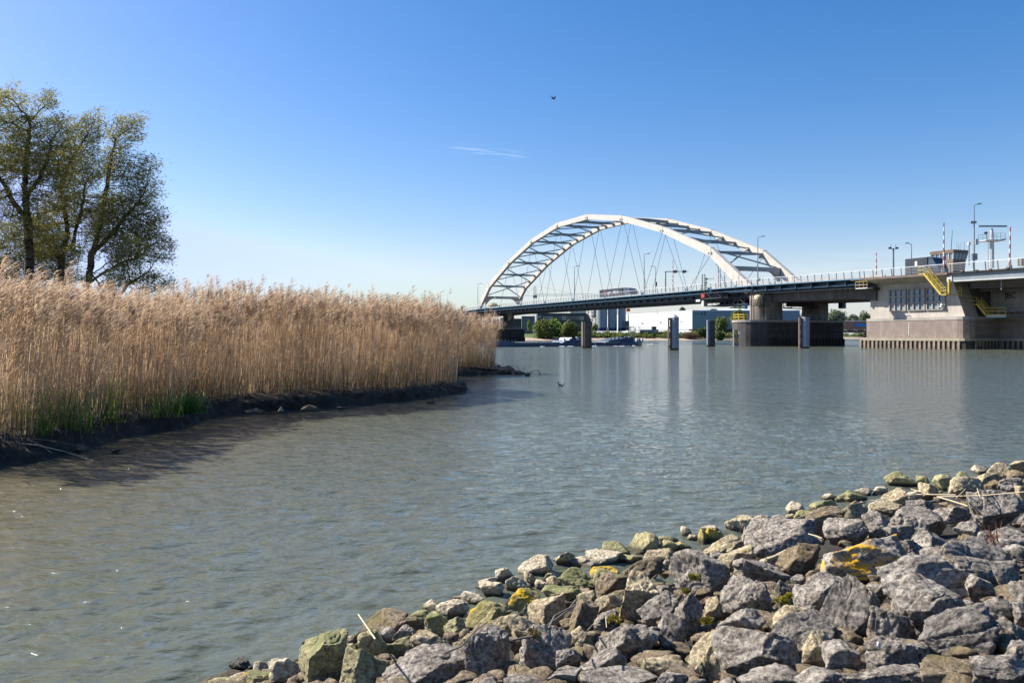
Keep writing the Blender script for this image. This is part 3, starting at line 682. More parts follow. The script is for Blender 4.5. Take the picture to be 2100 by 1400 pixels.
# control tower
def tfr(t, w): return B(t, w, 0)
o = thing('control_tower', B(121.5, 26, 12), 'small brown bridge control room with slanted window band and flat flared roof', 'control tower')
tA, tB_ = t_at(1908, 24), t_at(1955, 24); w0, w1 = 24, 28.2
yk = B(tB_, 24, 0).y; ztop = EYE+(HY-511.5)*yk/F; zw1 = EYE+(HY-518.5)*yk/F; zw0 = EYE+(HY-530.5)*yk/F; zbot = EYE+(HY-548)*yk/F
def ring(mb, za, zb_, ea, eb, m=0, inset=0):
    lo = [(tA-ea, w0-ea, za),(tB_+ea, w0-ea, za),(tB_+ea, w1+ea, za),(tA-ea, w1+ea, za)]
    hi = [(tA-eb, w0-eb, zb_),(tB_+eb, w0-eb, zb_),(tB_+eb, w1+eb, zb_),(tA-eb, w1+eb, zb_)]
    mb.hexa(lo, hi, m)
tower_m = M('tower_brown_cladding', (.27,.205,.15), .8, 0, .12, .8, .15)
mb = MB(B); ring(mb, 9.5, zw0, -.75, -.25); mb.build('wall', tower_m, o)
mb = MB(B); ring(mb, zw0+.003, zw1-.003, -.35, -.12); mb.build('window_band', glass_pale, o)
mb = MB(B); ring(mb, zw1, ztop, 0, .12); mb.build('roof', tower_m, o)
mb = MB(B)
for i in range(6):
    f = i/5; mb.bar((tA+.25+(tB_-tA-.5)*f, w0+.28, zw0),(tA+.05+(tB_-tA-.1)*f, w0+.05, zw1),.14,.14,up=(1,0,0))
for i in range(1, 5):
    f = i/4; mb.bar((tB_-.28, w0+.25+(w1-w0-.5)*f, zw0),(tB_-.05, w0+.05+(w1-w0-.1)*f, zw1),.14,.14,up=(1,0,0))
mb.build('window_frame', white_p, o)
mb = MB()
for px, py, r in ((1950,472,.07),(1966,500,.05),(1962,497,.03),(1970,497,.03),(1977,496,.05)):
    c = P(px, 513, yk+2); mb.tube(c, P(px+(3 if px == 1950 else 0), py, yk+2), r, r*.5, 5)
mb.build('antenna', dark_steel, o)
c = P(1987, 544, 136); o = thing('warning_post', c, 'thin pale post with a small cap between control tower and tall lamp', 'post')
mb = MB(); mb.tube(c, P(1987, 502, 136), .1, n=6); mb.build('pole', galv, o); mb = MB(); cc = P(1987,500,136); mb.box(cc.x-.2,cc.x+.2,cc.y-.2,cc.y+.2,cc.z-.2,cc.z+.25); mb.build('cap', white_p, o)
# radar mast
ry = 140.0; rk = ry/F; c = P(2034, 550, ry)
o = thing('radar_mast', c, 'white radar mast with a long scanner bar and a railed platform', 'radar mast')
mb = MB(); mb.tube(c, P(2034, 492, ry), .36, .34, 12); mb.build('pole', flange_white, o)
zp = P(2034,493,ry).z
mb = MB(); mb.box(c.x-1.7,c.x+1.6,ry-1.2,ry+1.2,zp-.15,zp); mb.box(c.x-2.6,c.x-1.7,ry-.1,ry+.1,zp-.35,zp-.2); mb.box(c.x+1.6,c.x+2.5,ry-.1,ry+.1,zp+.15,zp+.3); mb.build('platform', flange_white, o)
mb = MB()
for dx in (-1.7,-.9,.8,1.6):
    for dy in (-1.2,1.2): mb.tube((c.x+dx,ry+dy,zp),(c.x+dx,ry+dy,zp+1.1),.04,n=5)
for h in (.55,1.1):
    for dy in (-1.2,1.2): mb.bar((c.x-1.7,ry+dy,zp+h),(c.x+1.6,ry+dy,zp+h),.05,.05)
mb.build('platform_rail', galv, o)
mb = MB(); mb.lathe((c.x,ry,zp), [(.3,0),(.32,.8),(.26,1.3),(.18,2.1)], 12); mb.build('scanner_base', flange_white, o)
zr = P(2034,464,ry).z; mb = MB(); mb.box(P(2005,0,ry).x, P(2064,0,ry).x, ry-.2, ry+.15, zr-.14, zr+.14); mb.build('scanner_bar', M('radar_bar', (.33,.42,.50), .5), o)
mb = MB(); cc = P(2015,479,ry); mb.tube((c.x-1.5,ry-1,zp+.2),(cc.x,ry-1,cc.z-.2),.06); mb.box(cc.x-.25,cc.x+.15,ry-1.2,ry-.8,cc.z-.2,cc.z+.15); mb.build('floodlight', dark_steel, o)
mb = MB()
for dx in (-.95,-.55): mb.tube((c.x+dx,ry-.5,c.z),(c.x+dx,ry-.5,zp),.035,n=5)
for z in lin(c.z, zp, .4): mb.tube((c.x-.95,ry-.5,z),(c.x-.55,ry-.5,z),.03,n=4)
mb.build('ladder', galv, o)
c = P(2097, 533, 122); mb = MB(); mb.box(c.x-.5,c.x+1.5,121.5,122.5,c.z-.9,c.z+.2); o = mb.build('control_cabinet', tower_m); tag(o, 'low brown cabinet behind the railing at the right picture edge', 'cabinet')

# vehicles
def wheel(mb, t, w, z, r=.5): 
    xf = mb.xf; mb.tube((t,w-.15,z),(t,w+.15,z),r,n=14)
w0 = 9.5; ta, tb = t_at(1229.3, w0), t_at(1293, w0); L = tb-ta; zb = zd(ta)
tr = thing('lorry', B((ta+tb)/2, w0+1.2, zb), 'dark grey articulated lorry with white lettering crossing under the arch hangers', 'lorry')
mb = MB(B); mb.box(ta, ta+L*.745, w0, w0+2.5, zb+1.0, zb+4.0); mb.build('trailer', truck_grey, tr)
mb = MB(B); cx = ta+L*.775
mb.extr([(cx,zb+.7),(tb-.1,zb+.7),(tb,zb+1.6),(tb-.25,zb+2.9),(tb-1.0,zb+3.6),(cx+.7,zb+4.0),(cx,zb+4.0)], 1, w0+.02, w0+2.48); cab = mb.build('cab', truck_pale, tr)
mb = MB(B); mb.extr([(tb-1.9,zb+2.2),(tb-.02,zb+2.2),(tb-.26,zb+3.1),(tb-.8,zb+3.45),(tb-1.6,zb+3.4)], 1, w0-.03, w0+2.53); mb.build('windscreen', glass, cab)
mb = MB(B); mb.box(tb-.35,tb-.05,w0-.25,w0-.05,zb+2.3,zb+3.0); mb.build('mirror', black_p, cab)
for f in (.1,.17,.24,.80,.95):
    for ww in (w0+.2, w0+2.3):
        mb = MB(B); wheel(mb, ta+L*f, ww, zb+.5); mb.build('wheel', black_p, tr)
rt = Vector((CN,-SN,0))
text('S', 'logo_letter', B(ta+L*.19, w0-.03, zb+2.75), rt, 2.3, orange_p, tr, depth=.015)
text('BIT', 'lettering', B(ta+L*.33, w0-.03, zb+2.6), rt, 1.5, white_p, tr, depth=.015)
text('MAX', 'lettering', B(ta+L*.54, w0-.03, zb+2.8), rt, 1.5, white_p, tr, depth=.015)
w0 = 7.0; ta, tb = t_at(1856, w0), t_at(1925, w0); L = tb-ta; zb = zd((ta+tb)/2)
tr = thing('box_lorry', B((ta+tb)/2, w0+1.2, zb), 'short dark grey box lorry driving behind the railing near the control tower', 'lorry')
mb = MB(B); mb.box(ta, ta+L*.66, w0, w0+2.5, zb+.9, zb+3.9); mb.build('box_body', truck_grey, tr)
mb = MB(B); mb.extr([(ta+L*.67,zb+.6),(tb,zb+.6),(tb,zb+1.5),(tb-1.3,zb+3.7),(ta+L*.69,zb+3.95)], 1, w0+.02, w0+2.48); cab = mb.build('cab', M('truck_dark_cab', (.04,.045,.055), .25, 0, .1), tr)
mb = MB(B); mb.extr([(tb-2.1,zb+2.0),(tb-.22,zb+2.0),(tb-1.25,zb+3.5),(tb-1.9,zb+3.5)], 1, w0-.02, w0+2.52); mb.build('windscreen', glass, cab)
mb = MB(B); mb.box(ta+L*.30, ta+L*.37, w0-.03, w0, zb+2.4, zb+3.3); mb.build('label_patch', white_p, tr)
for f in (.15,.4,.85):
    for ww in (w0+.2, w0+2.3):
        mb = MB(B); wheel(mb, ta+L*f, ww, zb+.5); mb.build('wheel', black_p, tr)
w0 = 3.0; ta, tb = t_at(1002.2, w0), t_at(1013.5, w0); zb = zd(ta); L = tb-ta
tr = thing('yellow_van', B((ta+tb)/2, w0+1, zb), 'yellow van roof just above the railing at the left arch foot', 'van')
mb = MB(B); mb.extr([(ta,zb+.5),(tb,zb+.5),(tb-.1,zb+1.3),(tb-L*.2,zb+2.2),(tb-L*.3,zb+2.75),(ta+L*.2,zb+2.75),(ta,zb+2.1)], 1, w0, w0+2); mb.build('body', orange_car, tr)
mb = MB(B); mb.box(ta+L*.1, tb-L*.15, w0-.02, w0+2.02, zb+1.35, zb+1.95); mb.build('windows', glass, tr)
for f in (.2,.8):
    for ww in (w0+.2, w0+1.8):
        mb = MB(B); wheel(mb, ta+L*f, ww, zb+.35, .35); mb.build('wheel', black_p, tr)

# ================================================================ FENDER PILES (dolphins)
def dolphin(pxl, pxr, top, base, label, style):
    y = EYE*F/(base-HY); k = y/F; xl, xr = (pxl-1050)*k, (pxr-1050)*k; h = EYE+(HY-top)*k; y += (xr-xl)/2
    o = thing('mooring_pile', ((xl+xr)/2, y, 0), label, 'mooring pile', 'mooring piles standing in the river')
    if style == 'steel':
        r = (xr-xl)*.355; cx = xr - r
        mb = MB(); mb.lathe((cx,y,-2), [(r,0),(r,2+h-.08),(r*.96,2+h)], 28); mb.build('tube', pile_grey, o)
        mb = MB(); mb.lathe((cx,y,-.5), [(r*1.012,0),(r*1.012,.82)], 28); mb.build('waterline_band', wet_algae, o)
        fw = (xr-xl)*.26
        mb = MB(); mb.box(xl, xl+.16, y-.3, y+.25, -1, h-.12); mb.box(xl+fw-.1, xl+fw+.02, y-.3, y+.25, -1, h-.12); 
        for f in (.14,.42,.70,.97): mb.box(xl+.16, xl+fw-.1, y-.3, y+.25, h*f-.28, h*f)
        mb.box(xl+fw, cx, y-.1, y+.1, h*.4, h*.48); mb.box(xl+fw, cx, y-.1, y+.1, h*.86, h*.94)
        mb.build('fender_frame', wood_old, o)
    else:
        r = (xr-xl)/2; n = 6 if style == 'wood' else 8; pts = [((xl+xr)/2 + r*math.cos(a), y + r*math.sin(a)) for a in [2*math.pi*(i+.5)/n + .25 for i in range(n)]]
        mx = max(p[0] for p in pts); mn = min(p[0] for p in pts); s = (xr-xl)/(mx-mn); pts = [((xl+xr)/2+(p[0]-(mx+mn)/2)*s, p[1]) for p in pts]
        mb = MB(); mb.prism(pts, -2, h); mb.build('post', wood_old if style == 'wood' else pile_dark, o)
        mb = MB(); g = [((xl+xr)/2+(p[0]-(xl+xr)/2)*1.015, y+(p[1]-y)*1.015) for p in pts]; mb.prism(g, -1, .42); mb.build('waterline_band', wet_algae, o)
        mb = MB(); g = [((xl+xr)/2+(p[0]-(xl+xr)/2)*1.02, y+(p[1]-y)*1.02) for p in pts]; mb.prism(g, h, h+.1); mb.build('cap', galv if style != 'wood' else dark_steel, o)
        if style == 'mixed':
            mb = MB(); mb.box(xl-.02, xl+.35, y-r*1.0, y-r*.3, .35, h+.02); mb.build('fender_plank', pile_grey, o)
        else:
            mb = MB(); mb.box((xl+xr)/2-r*.45,(xl+xr)/2-r*.3, y-r*1.02, y-r*.8, .2, h); mb.build('fender_plank', M('pale_timber',(.28,.25,.22),.85,0,.2,1,.3), o)
    return o, h, y
dolphin(1193, 1214, 660, 713.8, 'thick weathered brown pile left of the silos, in front of the barge', 'wood')
_, dh, dy = dolphin(1372, 1394.5, 649.5, 718, 'tallest grey steel pile with a ladder-like fender, gull perched on top', 'steel')
dolphin(1451, 1468.5, 657, 710.6, 'dark short pile with a pale left edge in front of the shaded warehouse front', 'mixed')
dolphin(1642, 1663.5, 649.5, 714.3, 'grey steel pile standing before the right part of the dark river pier', 'steel')

# ================================================================ birds
dark_f = M('dark_feathers', (.03,.03,.035), .8, 0, .2, 20); grey_f = M('gull_grey_feathers', (.20,.20,.21), .8, 0, .15, 20); white_f = M('white_feathers', (.68,.66,.62), .8, 0, .08, 20)
brown_f = M('duck_brown_feathers', (.13,.095,.06), .8, 0, .3, 20); beak_m = M('orange_beak', (.6,.28,.03), .6)
def ellips(mb, c, r, m=0, n=10, k=7, rot=0, pitch=0):
    vs = []; fs = []
    for j in range(k+1):
        a = math.pi*j/k
        for i in range(n):
            q = 2*math.pi*i/n; x, y, z = r[0]*math.cos(a), r[1]*math.sin(a)*math.cos(q), r[2]*math.sin(a)*math.sin(q)
            x, z = x*math.cos(pitch)-z*math.sin(pitch), x*math.sin(pitch)+z*math.cos(pitch)
            x, y = x*math.cos(rot)-y*math.sin(rot), x*math.sin(rot)+y*math.cos(rot)
            vs.append((c[0]+x, c[1]+y, c[2]+z))
    for j in range(k):
        for i in range(n): fs.append((j*n+i, j*n+(i+1)%n, (j+1)*n+(i+1)%n, (j+1)*n+i))
    mb.add(vs, fs, m, True)
def flying(px, py, y, span, roll, label, mt, heading=0):
    c = P(px, py, y); o = thing('bird', c, label, 'bird')
    mb = MB(); L = span*.4
    ellips(mb, c, (L*.5, L*.14, L*.13)); ellips(mb, c+Vector((L*.5,0,L*.04)), (L*.14,L*.1,L*.1))
    mb.add([c+Vector((-L*.4,-L*.05,0)),c+Vector((-L*.75,-L*.14,0)),c+Vector((-L*.75,L*.14,0)),c+Vector((-L*.4,L*.05,0)),c+Vector((-L*.4,-L*.05,L*.03)),c+Vector((-L*.72,-L*.14,L*.02)),c+Vector((-L*.72,L*.14,L*.02)),c+Vector((-L*.4,L*.05,L*.03))],[(0,3,2,1),(4,5,6,7),(0,1,5,4),(1,2,6,5),(2,3,7,6),(3,0,4,7)])
    for s in (-1, 1):
        ax = Vector((0, math.cos(roll)*s, math.sin(roll))).normalized() if s > 0 else Vector((0, -math.cos(roll*.4), math.sin(roll*.4)))
        a = c + ax*L*.08; m_ = c + ax*span*.25 + Vector((L*.1,0,0)); e = c + ax*span*.5 + Vector((-L*.25,0,-span*.03))
        for p, q, w1_, w2_ in ((a, m_, L*.42, L*.34), (m_, e, L*.34, L*.08)): mb.bar(p, q, w1_, L*.05, up=ax.cross(Vector((1,0,0))), w2=w2_, h2=L*.03)
    mb.build('body', mt, o); o.rotation_euler = (0, 0, heading); return o
flying(1134.5, 203, 60, .8, .9, 'small dark bird flying high in the blue sky above the arch', dark_f, .6)
flying(1318, 664, 112, .9, .7, 'gull flying left of the tallest grey pile before the white warehouse', grey_f, 2.5)
flying(1355, 662.5, 112, .9, 1.0, 'gull flying nearest to the left of the tallest grey pile', grey_f, 2.2)
flying(1397, 661, 112, .8, 1.1, 'gull flying just right of the tallest grey pile', grey_f, .7)
c = P(1386, 645, dy); c.z = dh + .16; o = thing('gull', c - Vector((0,0,.16)), 'gull perched on top of the tallest grey pile', 'bird')
mb = MB(); ellips(mb, c, (.27,.1,.11), pitch=-.25); ellips(mb, c+Vector((-.26,0,.13)), (.09,.07,.08)); ellips(mb, c+Vector((.33,0,-.06)), (.16,.05,.03), pitch=-.25)
for s in (-.04,.04): mb.tube(c+Vector((0,s,-.08)), c+Vector((0,s,-.17)), .012, n=5)
mb.build('body', grey_f, o)
mb = MB(); mb.tube(c+Vector((-.33,0,.13)), c+Vector((-.42,0,.11)), .02, .005, 6); mb.build('beak', beak_m, o)
def duck(px, py, label, facing, head):
    c = onwater(px, py); o = thing('duck', c, label, 'duck'); s = facing; o.scale = (.5,.5,.5)
    mb = MB(); ellips(mb, c+Vector((0,0,.05)), (.24,.11,.10)); ellips(mb, c+Vector((-.24*s,0,.12)), (.10,.06,.04), pitch=-.4*s)
    mb.tube(c+Vector((.15*s,0,.08)), c+Vector((.2*s,0,.24)), .05, .035, 8); mb.build('body', brown_f, o)
    mb = MB(); ellips(mb, c+Vector((.22*s,0,.27)), (.07,.05,.055)); mb.build('head', head, o)
    mb = MB(); mb.bar(c+Vector((.27*s,0,.26)), c+Vector((.36*s,0,.245)), .04, .02); mb.build('beak', beak_m, o)
    mb = MB(); ellips(mb, c+Vector((-.06*s,0,.07)), (.17,.118,.06)); mb.build('wing', white_f if head is not brown_f else brown_f, o)
duck(1150, 790.5, 'small dark headed duck with pale sides alone on the open water', -1, dark_f)
duck(884, 826.5, 'brown duck swimming beside the dark mud bank below the reeds', 1, brown_f)

# ================================================================ BARGE
hull_m = M('barge_blue_hull', (.03,.085,.17), .4, 0, .2, .4, .3)
hold_m = M('barge_hatch_pale', (.42,.42,.40), .6, 0, .1, .5)
A = onwater(1016, 711.3); E_ = onwater(1333, 708.4); dirv = (E_-A).normalized(); nv = Vector((-dirv.y, dirv.x, 0))
def S(x, n_, z): return A + dirv*x + nv*n_ + Vector((0,0,z))
LB = (E_-A).length
bg = thing('cargo_barge', S(LB/2,3,0), 'long low dark blue loaded cargo barge passing behind the brown pile', 'barge')
def hull(x0, x1, bow0, bow1, z0, z1, wd=6.0, name='hull', par=bg):
    mb = MB(S); n = 30; secs = []
    for i in range(n+1):
        f = i/n; x = x0+(x1-x0)*f; e = min(1, f*(x1-x0)/5, (1-f)*(x1-x0)/5); hw = wd/2*(math.sin(min(1,e)*math.pi/2)**.6 if e < 1 else 1); hw = max(hw,.15)
        top = .68 + bow0*max(0,1-f*(x1-x0)/7)**1.4 + bow1*max(0,1-(1-f)*(x1-x0)/7)**1.4
        secs += [(x,wd/2-hw*.8,-.8),(x,wd/2-hw,.15),(x,wd/2-hw,top),(x,wd/2-hw+.12,top),(x,wd/2+hw-.12,top),(x,wd/2+hw,top),(x,wd/2+hw,.15),(x,wd/2+hw*.8,-.8)]
    k = 8; fs = [(i*k+j,i*k+(j+1)%k,(i+1)*k+(j+1)%k,(i+1)*k+j) for i in range(n) for j in range(k)]
    mb.add(secs, fs); mb.add(secs[:k], [tuple(range(k-1,-1,-1))]); mb.add(secs[-k:], [tuple(range(k))])
    return mb.build(name, hull_m, par)
hull(0, LB*.665, 1.0, .1, 0, 0)
f1 = LB*.47
mb = MB(S); mb.box(5, f1-3, .7, 5.3, .69, .86); mb.build('hatch_cover', hold_m, bg)
mb = MB(S); mb.extr([(f1-2,.69),(f1+6,.69),(f1+5.4,1.25),(f1+3.6,1.35),(f1+3.4,1.8),(f1+.4,1.8),(f1,1.25),(f1-1.6,1.1)], 1, 1.0, 5.0); mb.build('wheelhouse', hull_m, bg)
for k in range(5):
    mb = MB(S); x = f1-1.8+k*1.7; mb.box(x, x+.5, .9, 1.3, 1.3 if k else .9, 1.95 if k in (2,4) else 1.6); mb.build('deck_locker', white_p if k%2 == 0 else dark_steel, bg)
mb = MB(S); mb.box(f1+.7, f1+3.2, .96, .99, 1.4, 1.7); mb.build('wheelhouse_windows', glass, bg)
mb = MB(S)
for x in lin(1,5,.8): mb.tube((x,.5,1.4-x*.1),(x,.5,1.9-x*.1),.03,n=4)
mb.build('bow_rail', white_p, bg)
bg2 = thing('pushed_barge', S(LB*.83,3,0), 'front section of the blue barge train with cabin, winches and a tall mast', 'barge')
hull(LB*.675, LB, .1, .55, 0, 0, par=bg2)
x0 = LB*.675
mb = MB(S); mb.box(x0+1, x0+LB*.12, .7, 5.3, .69, .9); mb.build('hatch_cover', hold_m, bg2)
mb = MB(S); a = t = LB*.85; mb.extr([(a-5.5,.69),(a+2.6,.69),(a+2.4,1.75),(a-.5,1.8),(a-1,1.6),(a-5,1.15)], 1, 1.0, 5.0); mb.build('cabin', hull_m, bg2)
for k in range(4):
    mb = MB(S); x = LB*.935+k*.8-1; mb.lathe((x, 1.2, .7), [(.25,0),(.3,.3),(.3,.6),(.12,.9)], 8); mb.build('winch', white_p if k != 2 else dark_steel, bg2)
mb = MB(S); x = LB*.925
mb.tube((x,3,.7),(x,3,P(1310,669,170).z),.1,.07,6); mb.tube((x-1.3,3,P(0,669,170).z),(x+1.3,3,P(0,669,170).z),.06); mb.tube((x-.8,3,P(0,672,170).z),(x+.8,3,P(0,672,170).z),.04); mb.build('mast', galv, bg2)
mb = MB(S)
for k in range(6): mb.box(a-4.5+k*1.1, a-4.1+k*(1.1-.05*(k%2)), 1.2, 1.6, 1.3+.08*k, 1.5+.08*k+.12*(k%3))
mb.build('deck_gear', galv, bg2)
foam_m, nt, p = newmat('foam'); p.inputs['Base Color'].default_value = (.85,.87,.88,1); p.inputs['Roughness'].default_value = .9
mb = MB(); 
for px, py, ln in ((1113,711.0,8),(1153,710.3,9),(1170,710.2,11),(1219,709.8,6),(1268,709.6,20),(1283,708.8,14),(1300,708.9,4),(1330,706.4,7),(1338,705.5,5)):
    c = onwater(px, py); 
    for j in range(14):
        q = Vector(((random.random()-.5)*ln*c.y/F*1.1, -random.random()*.7, .02)); r = .05+random.random()*.11
        ellips(mb, c+q, (r*2.2, r*1.2, r*.55), n=7, k=4)
o = mb.build('foam', foam_m); tag(o, 'white wash thrown up along the side of the barges', 'wash', kind='stuff')

# ================================================================ FAR BANK
def Q(px, y, z=0): return Vector(((px-1050)/F*y, y, z))
bank = [(-900,420),(-260,385),(-60,376),(10,374),(33,378),(60,384),(88,392),(120,425),(170,480),(249,588),(420,760),(900,1200),(3000,3000)]
grass_m, nt, p = newmat('bank_grass'); p.inputs['Roughness'].default_value = .95
v = mapping(nt); nt.links.new(ramp(nt, noise(nt, .12, 8, .65, v), [(.3,(.055,.085,.02)),(.5,(.09,.13,.03)),(.7,(.15,.16,.05))]), p.inputs['Base Color']); bump(nt, p, noise(nt, 1.5, 5, .6, v), .6, .3)
sand_m, nt, p = newmat('beach_sand'); p.inputs['Roughness'].default_value = .95
v = mapping(nt); nt.links.new(ramp(nt, noise(nt, .25, 8, .65, v), [(.3,(.22,.155,.11)),(.55,(.40,.31,.23)),(.75,(.52,.44,.35))]), p.inputs['Base Color']); bump(nt, p, noise(nt, 2, 5, .6, v), .5, .2)
def banksheet(name, offs, mat_):
    pts = [];
    n = len(bank)
    for i, (x, y) in enumerate(bank):
        a = bank[max(0,i-1)]; b = bank[min(n-1,i+1)]; d = Vector((b[0]-a[0], b[1]-a[1])).normalized(); nn = Vector((-d.y, d.x))
        for o_, z in offs:
            pts.append((x+nn.x*o_, y+nn.y*o_, z))
    k = len(offs); fs = [(i*k+j,(i+1)*k+j,(i+1)*k+j+1,i*k+j+1) for i in range(n-1) for j in range(k-1)]
    mb = MB(); mb.add(pts, fs, 0, True); o = mb.build(name, mat_); o['kind'] = 'structure'; return o
banksheet('beach', [(-6,-.8),(0,.02),(7,.9),(12,1.5)], sand_m)
o = MB(); g = []
n = len(bank)
for i, (x, y) in enumerate(bank):
    a = bank[max(0,i-1)]; b = bank[min(n-1,i+1)]; d = Vector((b[0]-a[0], b[1]-a[1])).normalized(); nn = Vector((-d.y, d.x))
    for o_, z in ((10,1.2),(16,2.6),(24,3.2),(40,3.1)): g.append((x+nn.x*o_, y+nn.y*o_, z))
    g.append((x*2.2 if i else -3000, 6000 if i < n-1 else 6500, 3.0))
k = 5; fs = [(i*k+j,(i+1)*k+j,(i+1)*k+j+1,i*k+j+1) for i in range(n-1) for j in range(k-1)]
o.add(g, fs, 0, True); o = o.build('ground', grass_m); o['kind'] = 'structure'
def bank_y(x):
    for (a, b) in zip(bank, bank[1:]):
        if a[0] <= x <= b[0]: return a[1] + (b[1]-a[1])*(x-a[0])/(b[0]-a[0])
    return 600

# ---- leaf cloud generator (many small leaf faces through a clumped volume)
def leafmat(name, dark, mid, light, transl=.35):
    m, nt, p = newmat(name)
    at = nt.nodes.new('ShaderNodeAttribute'); at.attribute_name = 'tint'
    tc = nt.nodes.new('ShaderNodeTexCoord'); 
    n = noise(nt, 1.2, 3, .5, tc.outputs['Object'])
    ad = nt.nodes.new('ShaderNodeMath'); ad.operation = 'MULTIPLY_ADD'; nt.links.new(n, ad.inputs[0]); ad.inputs[1].default_value = .5
    sp = nt.nodes.new('ShaderNodeSeparateColor'); nt.links.new(at.outputs['Color'], sp.inputs[0]); nt.links.new(sp.outputs[0], ad.inputs[2])
    c = ramp(nt, ad.outputs[0], [(.3,dark),(.7,mid),(1.1 if False else 1.0,light)])
    nt.links.new(c, p.inputs['Base Color']); p.inputs['Roughness'].default_value = .65
    tr_ = nt.nodes.new('ShaderNodeBsdfTranslucent'); nt.links.new(c, tr_.inputs['Color']); mx = nt.nodes.new('ShaderNodeMixShader'); mx.inputs[0].default_value = transl
    out = nt.nodes['Material Output']; nt.links.new(p.outputs[0], mx.inputs[1]); nt.links.new(tr_.outputs[0], mx.inputs[2]); nt.links.new(mx.outputs[0], out.inputs['Surface'])
    return m
leaf_dark = leafmat('leaves_dark', (.035,.06,.015), (.07,.11,.028), (.12,.17,.04))
leaf_bright = leafmat('leaves_fresh', (.10,.17,.025), (.20,.30,.04), (.34,.44,.07))
leaf_olive = leafmat('leaves_olive', (.06,.085,.022), (.13,.17,.04), (.22,.26,.07))
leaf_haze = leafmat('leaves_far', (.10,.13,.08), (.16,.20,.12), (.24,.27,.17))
leaf_willow = leafmat('willow_leaves', (.09,.105,.03), (.20,.21,.06), (.40,.36,.11), .5)
def leaf_quads(c, size, asp=.6, dirb=None, tint=None):
    n = len(c); d = rng.normal(size=(n,3)); 
    if dirb is not None: d = d*.55 + np.array(dirb)
    d /= np.linalg.norm(d, axis=1)[:,None]; u = rng.normal(size=(n,3)); u -= (u*d).sum(1)[:,None]*d; u /= np.linalg.norm(u, axis=1)[:,None]
    s = size*(.6+.8*rng.random(n))[:,None]
    V = np.stack([c, c+d*s*.5+u*s*asp*.5, c+d*s, c+d*s*.5-u*s*asp*.5], 1).reshape(-1,3)
    Fq = np.arange(n*4).reshape(n,4); t = np.repeat((rng.random(n) if tint is None else tint)[:,None], 4, 0).repeat(3, 1)
    return V, Fq, t
def clumps(c, r, n, ncl, shape=1.0):
    cl = []
    while len(cl) < ncl:
        p = rng.uniform(-1,1,3)
        q = (p**2).sum()
        if q < 1 and q > .12: cl.append(p*.88)
    cl = np.array(cl); ix = rng.integers(0, ncl, n); rad = (.16+.2*rng.random(ncl))[ix][:,None]
    p = cl[ix] + rng.normal(size=(n,3))*rad*.62
    tint = np.clip(.25+.5*((ix*7919)%97)/97. + rng.normal(size=n)*.14, 0, 1)
    return np.array(c)+p*np.array(r), tint
def tree(name, base, h, rx, mat_, label, group, cat='tree', n=2600, ls=.6, crown_f=.62, ncl=46, ry=None, trunk_r=.25):
    o = thing(name, base, label, cat, group); b = Vector(base)
    cz = b.z + h*(1-crown_f/2)
    pts, tint = clumps((b.x, b.y, cz), (rx, ry or rx*.8, h*crown_f/2), n, ncl)
    V, Fq, t = leaf_quads(pts, ls, .8, None, tint); npmesh('crown', V, Fq, mat_, o, col=t)
    mb = MB(); top = b + Vector((rx*.1,0,h*.6)); mb.tube(b-Vector((0,0,.3)), top, trunk_r, trunk_r*.4, 7)
    for i in range(7):
        a = random.random()*6.28; st = b.lerp(top, .35+.09*i); mb.tube(st, st+Vector((math.cos(a)*rx*.55, math.sin(a)*rx*.5, h*.22)), trunk_r*.4, trunk_r*.1, 5)
    mb.build('trunk', M('bark_dark', (.055,.045,.035), .95, 0, .3, 3, 0, .4), o)
    return o
def gz(x, y): 
    d = y - bank_y(x); return 1.5 if d < 14 else (2.6 if d < 20 else 3.1)
def ptree(pxc, pytop, pybot, wpx, y, *a, **k):
    kx = y/F; x = (pxc-1050)*kx; zb = EYE+(HY-pybot)*kx; h = (pybot-pytop)*kx
    return tree(a[0], (x, y, zb), h, wpx*kx/2, *a[1:], **k)
G = 'trees and bushes on the far bank'
ptree(1117, 656, 699, 46, 384, 'broad_tree', leaf_olive, 'largest round green bush-like tree left of the dark office on the far bank', G, n=5200, ls=.8, crown_f=1.0, ncl=80)
ptree(1136, 656, 690, 34, 392, 'bright_tree', leaf_bright, 'bright yellow green tree just right of the largest far bank bush', G, n=3600, ls=.8, crown_f=.95)
ptree(1167, 661, 697, 34, 386, 'round_bush', leaf_olive, 'round olive bush left of the brown pile on the far bank', G, n=3400, ls=.8, crown_f=1.0)
ptree(1084, 658, 680, 7, 400, 'slender_sapling', leaf_bright, 'thin bright sapling in front of the grey block wall', G, n=500, ls=.5, crown_f=.9, ncl=16)
ptree(1219, 663, 684, 13, 395, 'sparse_bush', leaf_olive, 'sparse pale bush right behind the brown pile', G, n=700, ls=.6, crown_f=.95, ncl=18)
ptree(1479, 650, 681, 29, 420, 'round_bush', leaf_olive, 'round fresh green bush just right of the dark short pile', G, n=3400, ls=.8, crown_f=1.0)
ptree(1515, 635, 678, 28, 430, 'broad_tree', leaf_olive, 'green tree at the left side of the river pier nose', G, n=3600, ls=.9, crown_f=.9)
ptree(1441, 672, 690, 26, 402, 'dark_bush', leaf_dark, 'dark bush left of the dark short pile on the bank', G, n=1800, ls=.8, crown_f=1.0)
ptree(1476, 680, 696, 20, 412, 'dark_bush', leaf_dark, 'low dark bush at the foot of the round green bush', G, n=1500, ls=.8, crown_f=1.0)
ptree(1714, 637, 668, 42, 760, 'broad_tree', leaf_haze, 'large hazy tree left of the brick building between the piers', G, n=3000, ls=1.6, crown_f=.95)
ptree(1733, 650, 668, 24, 780, 'round_tree', leaf_haze, 'low pale rounded tree in the middle of the gap between the piers', G, n=1400, ls=1.5, crown_f=.95)
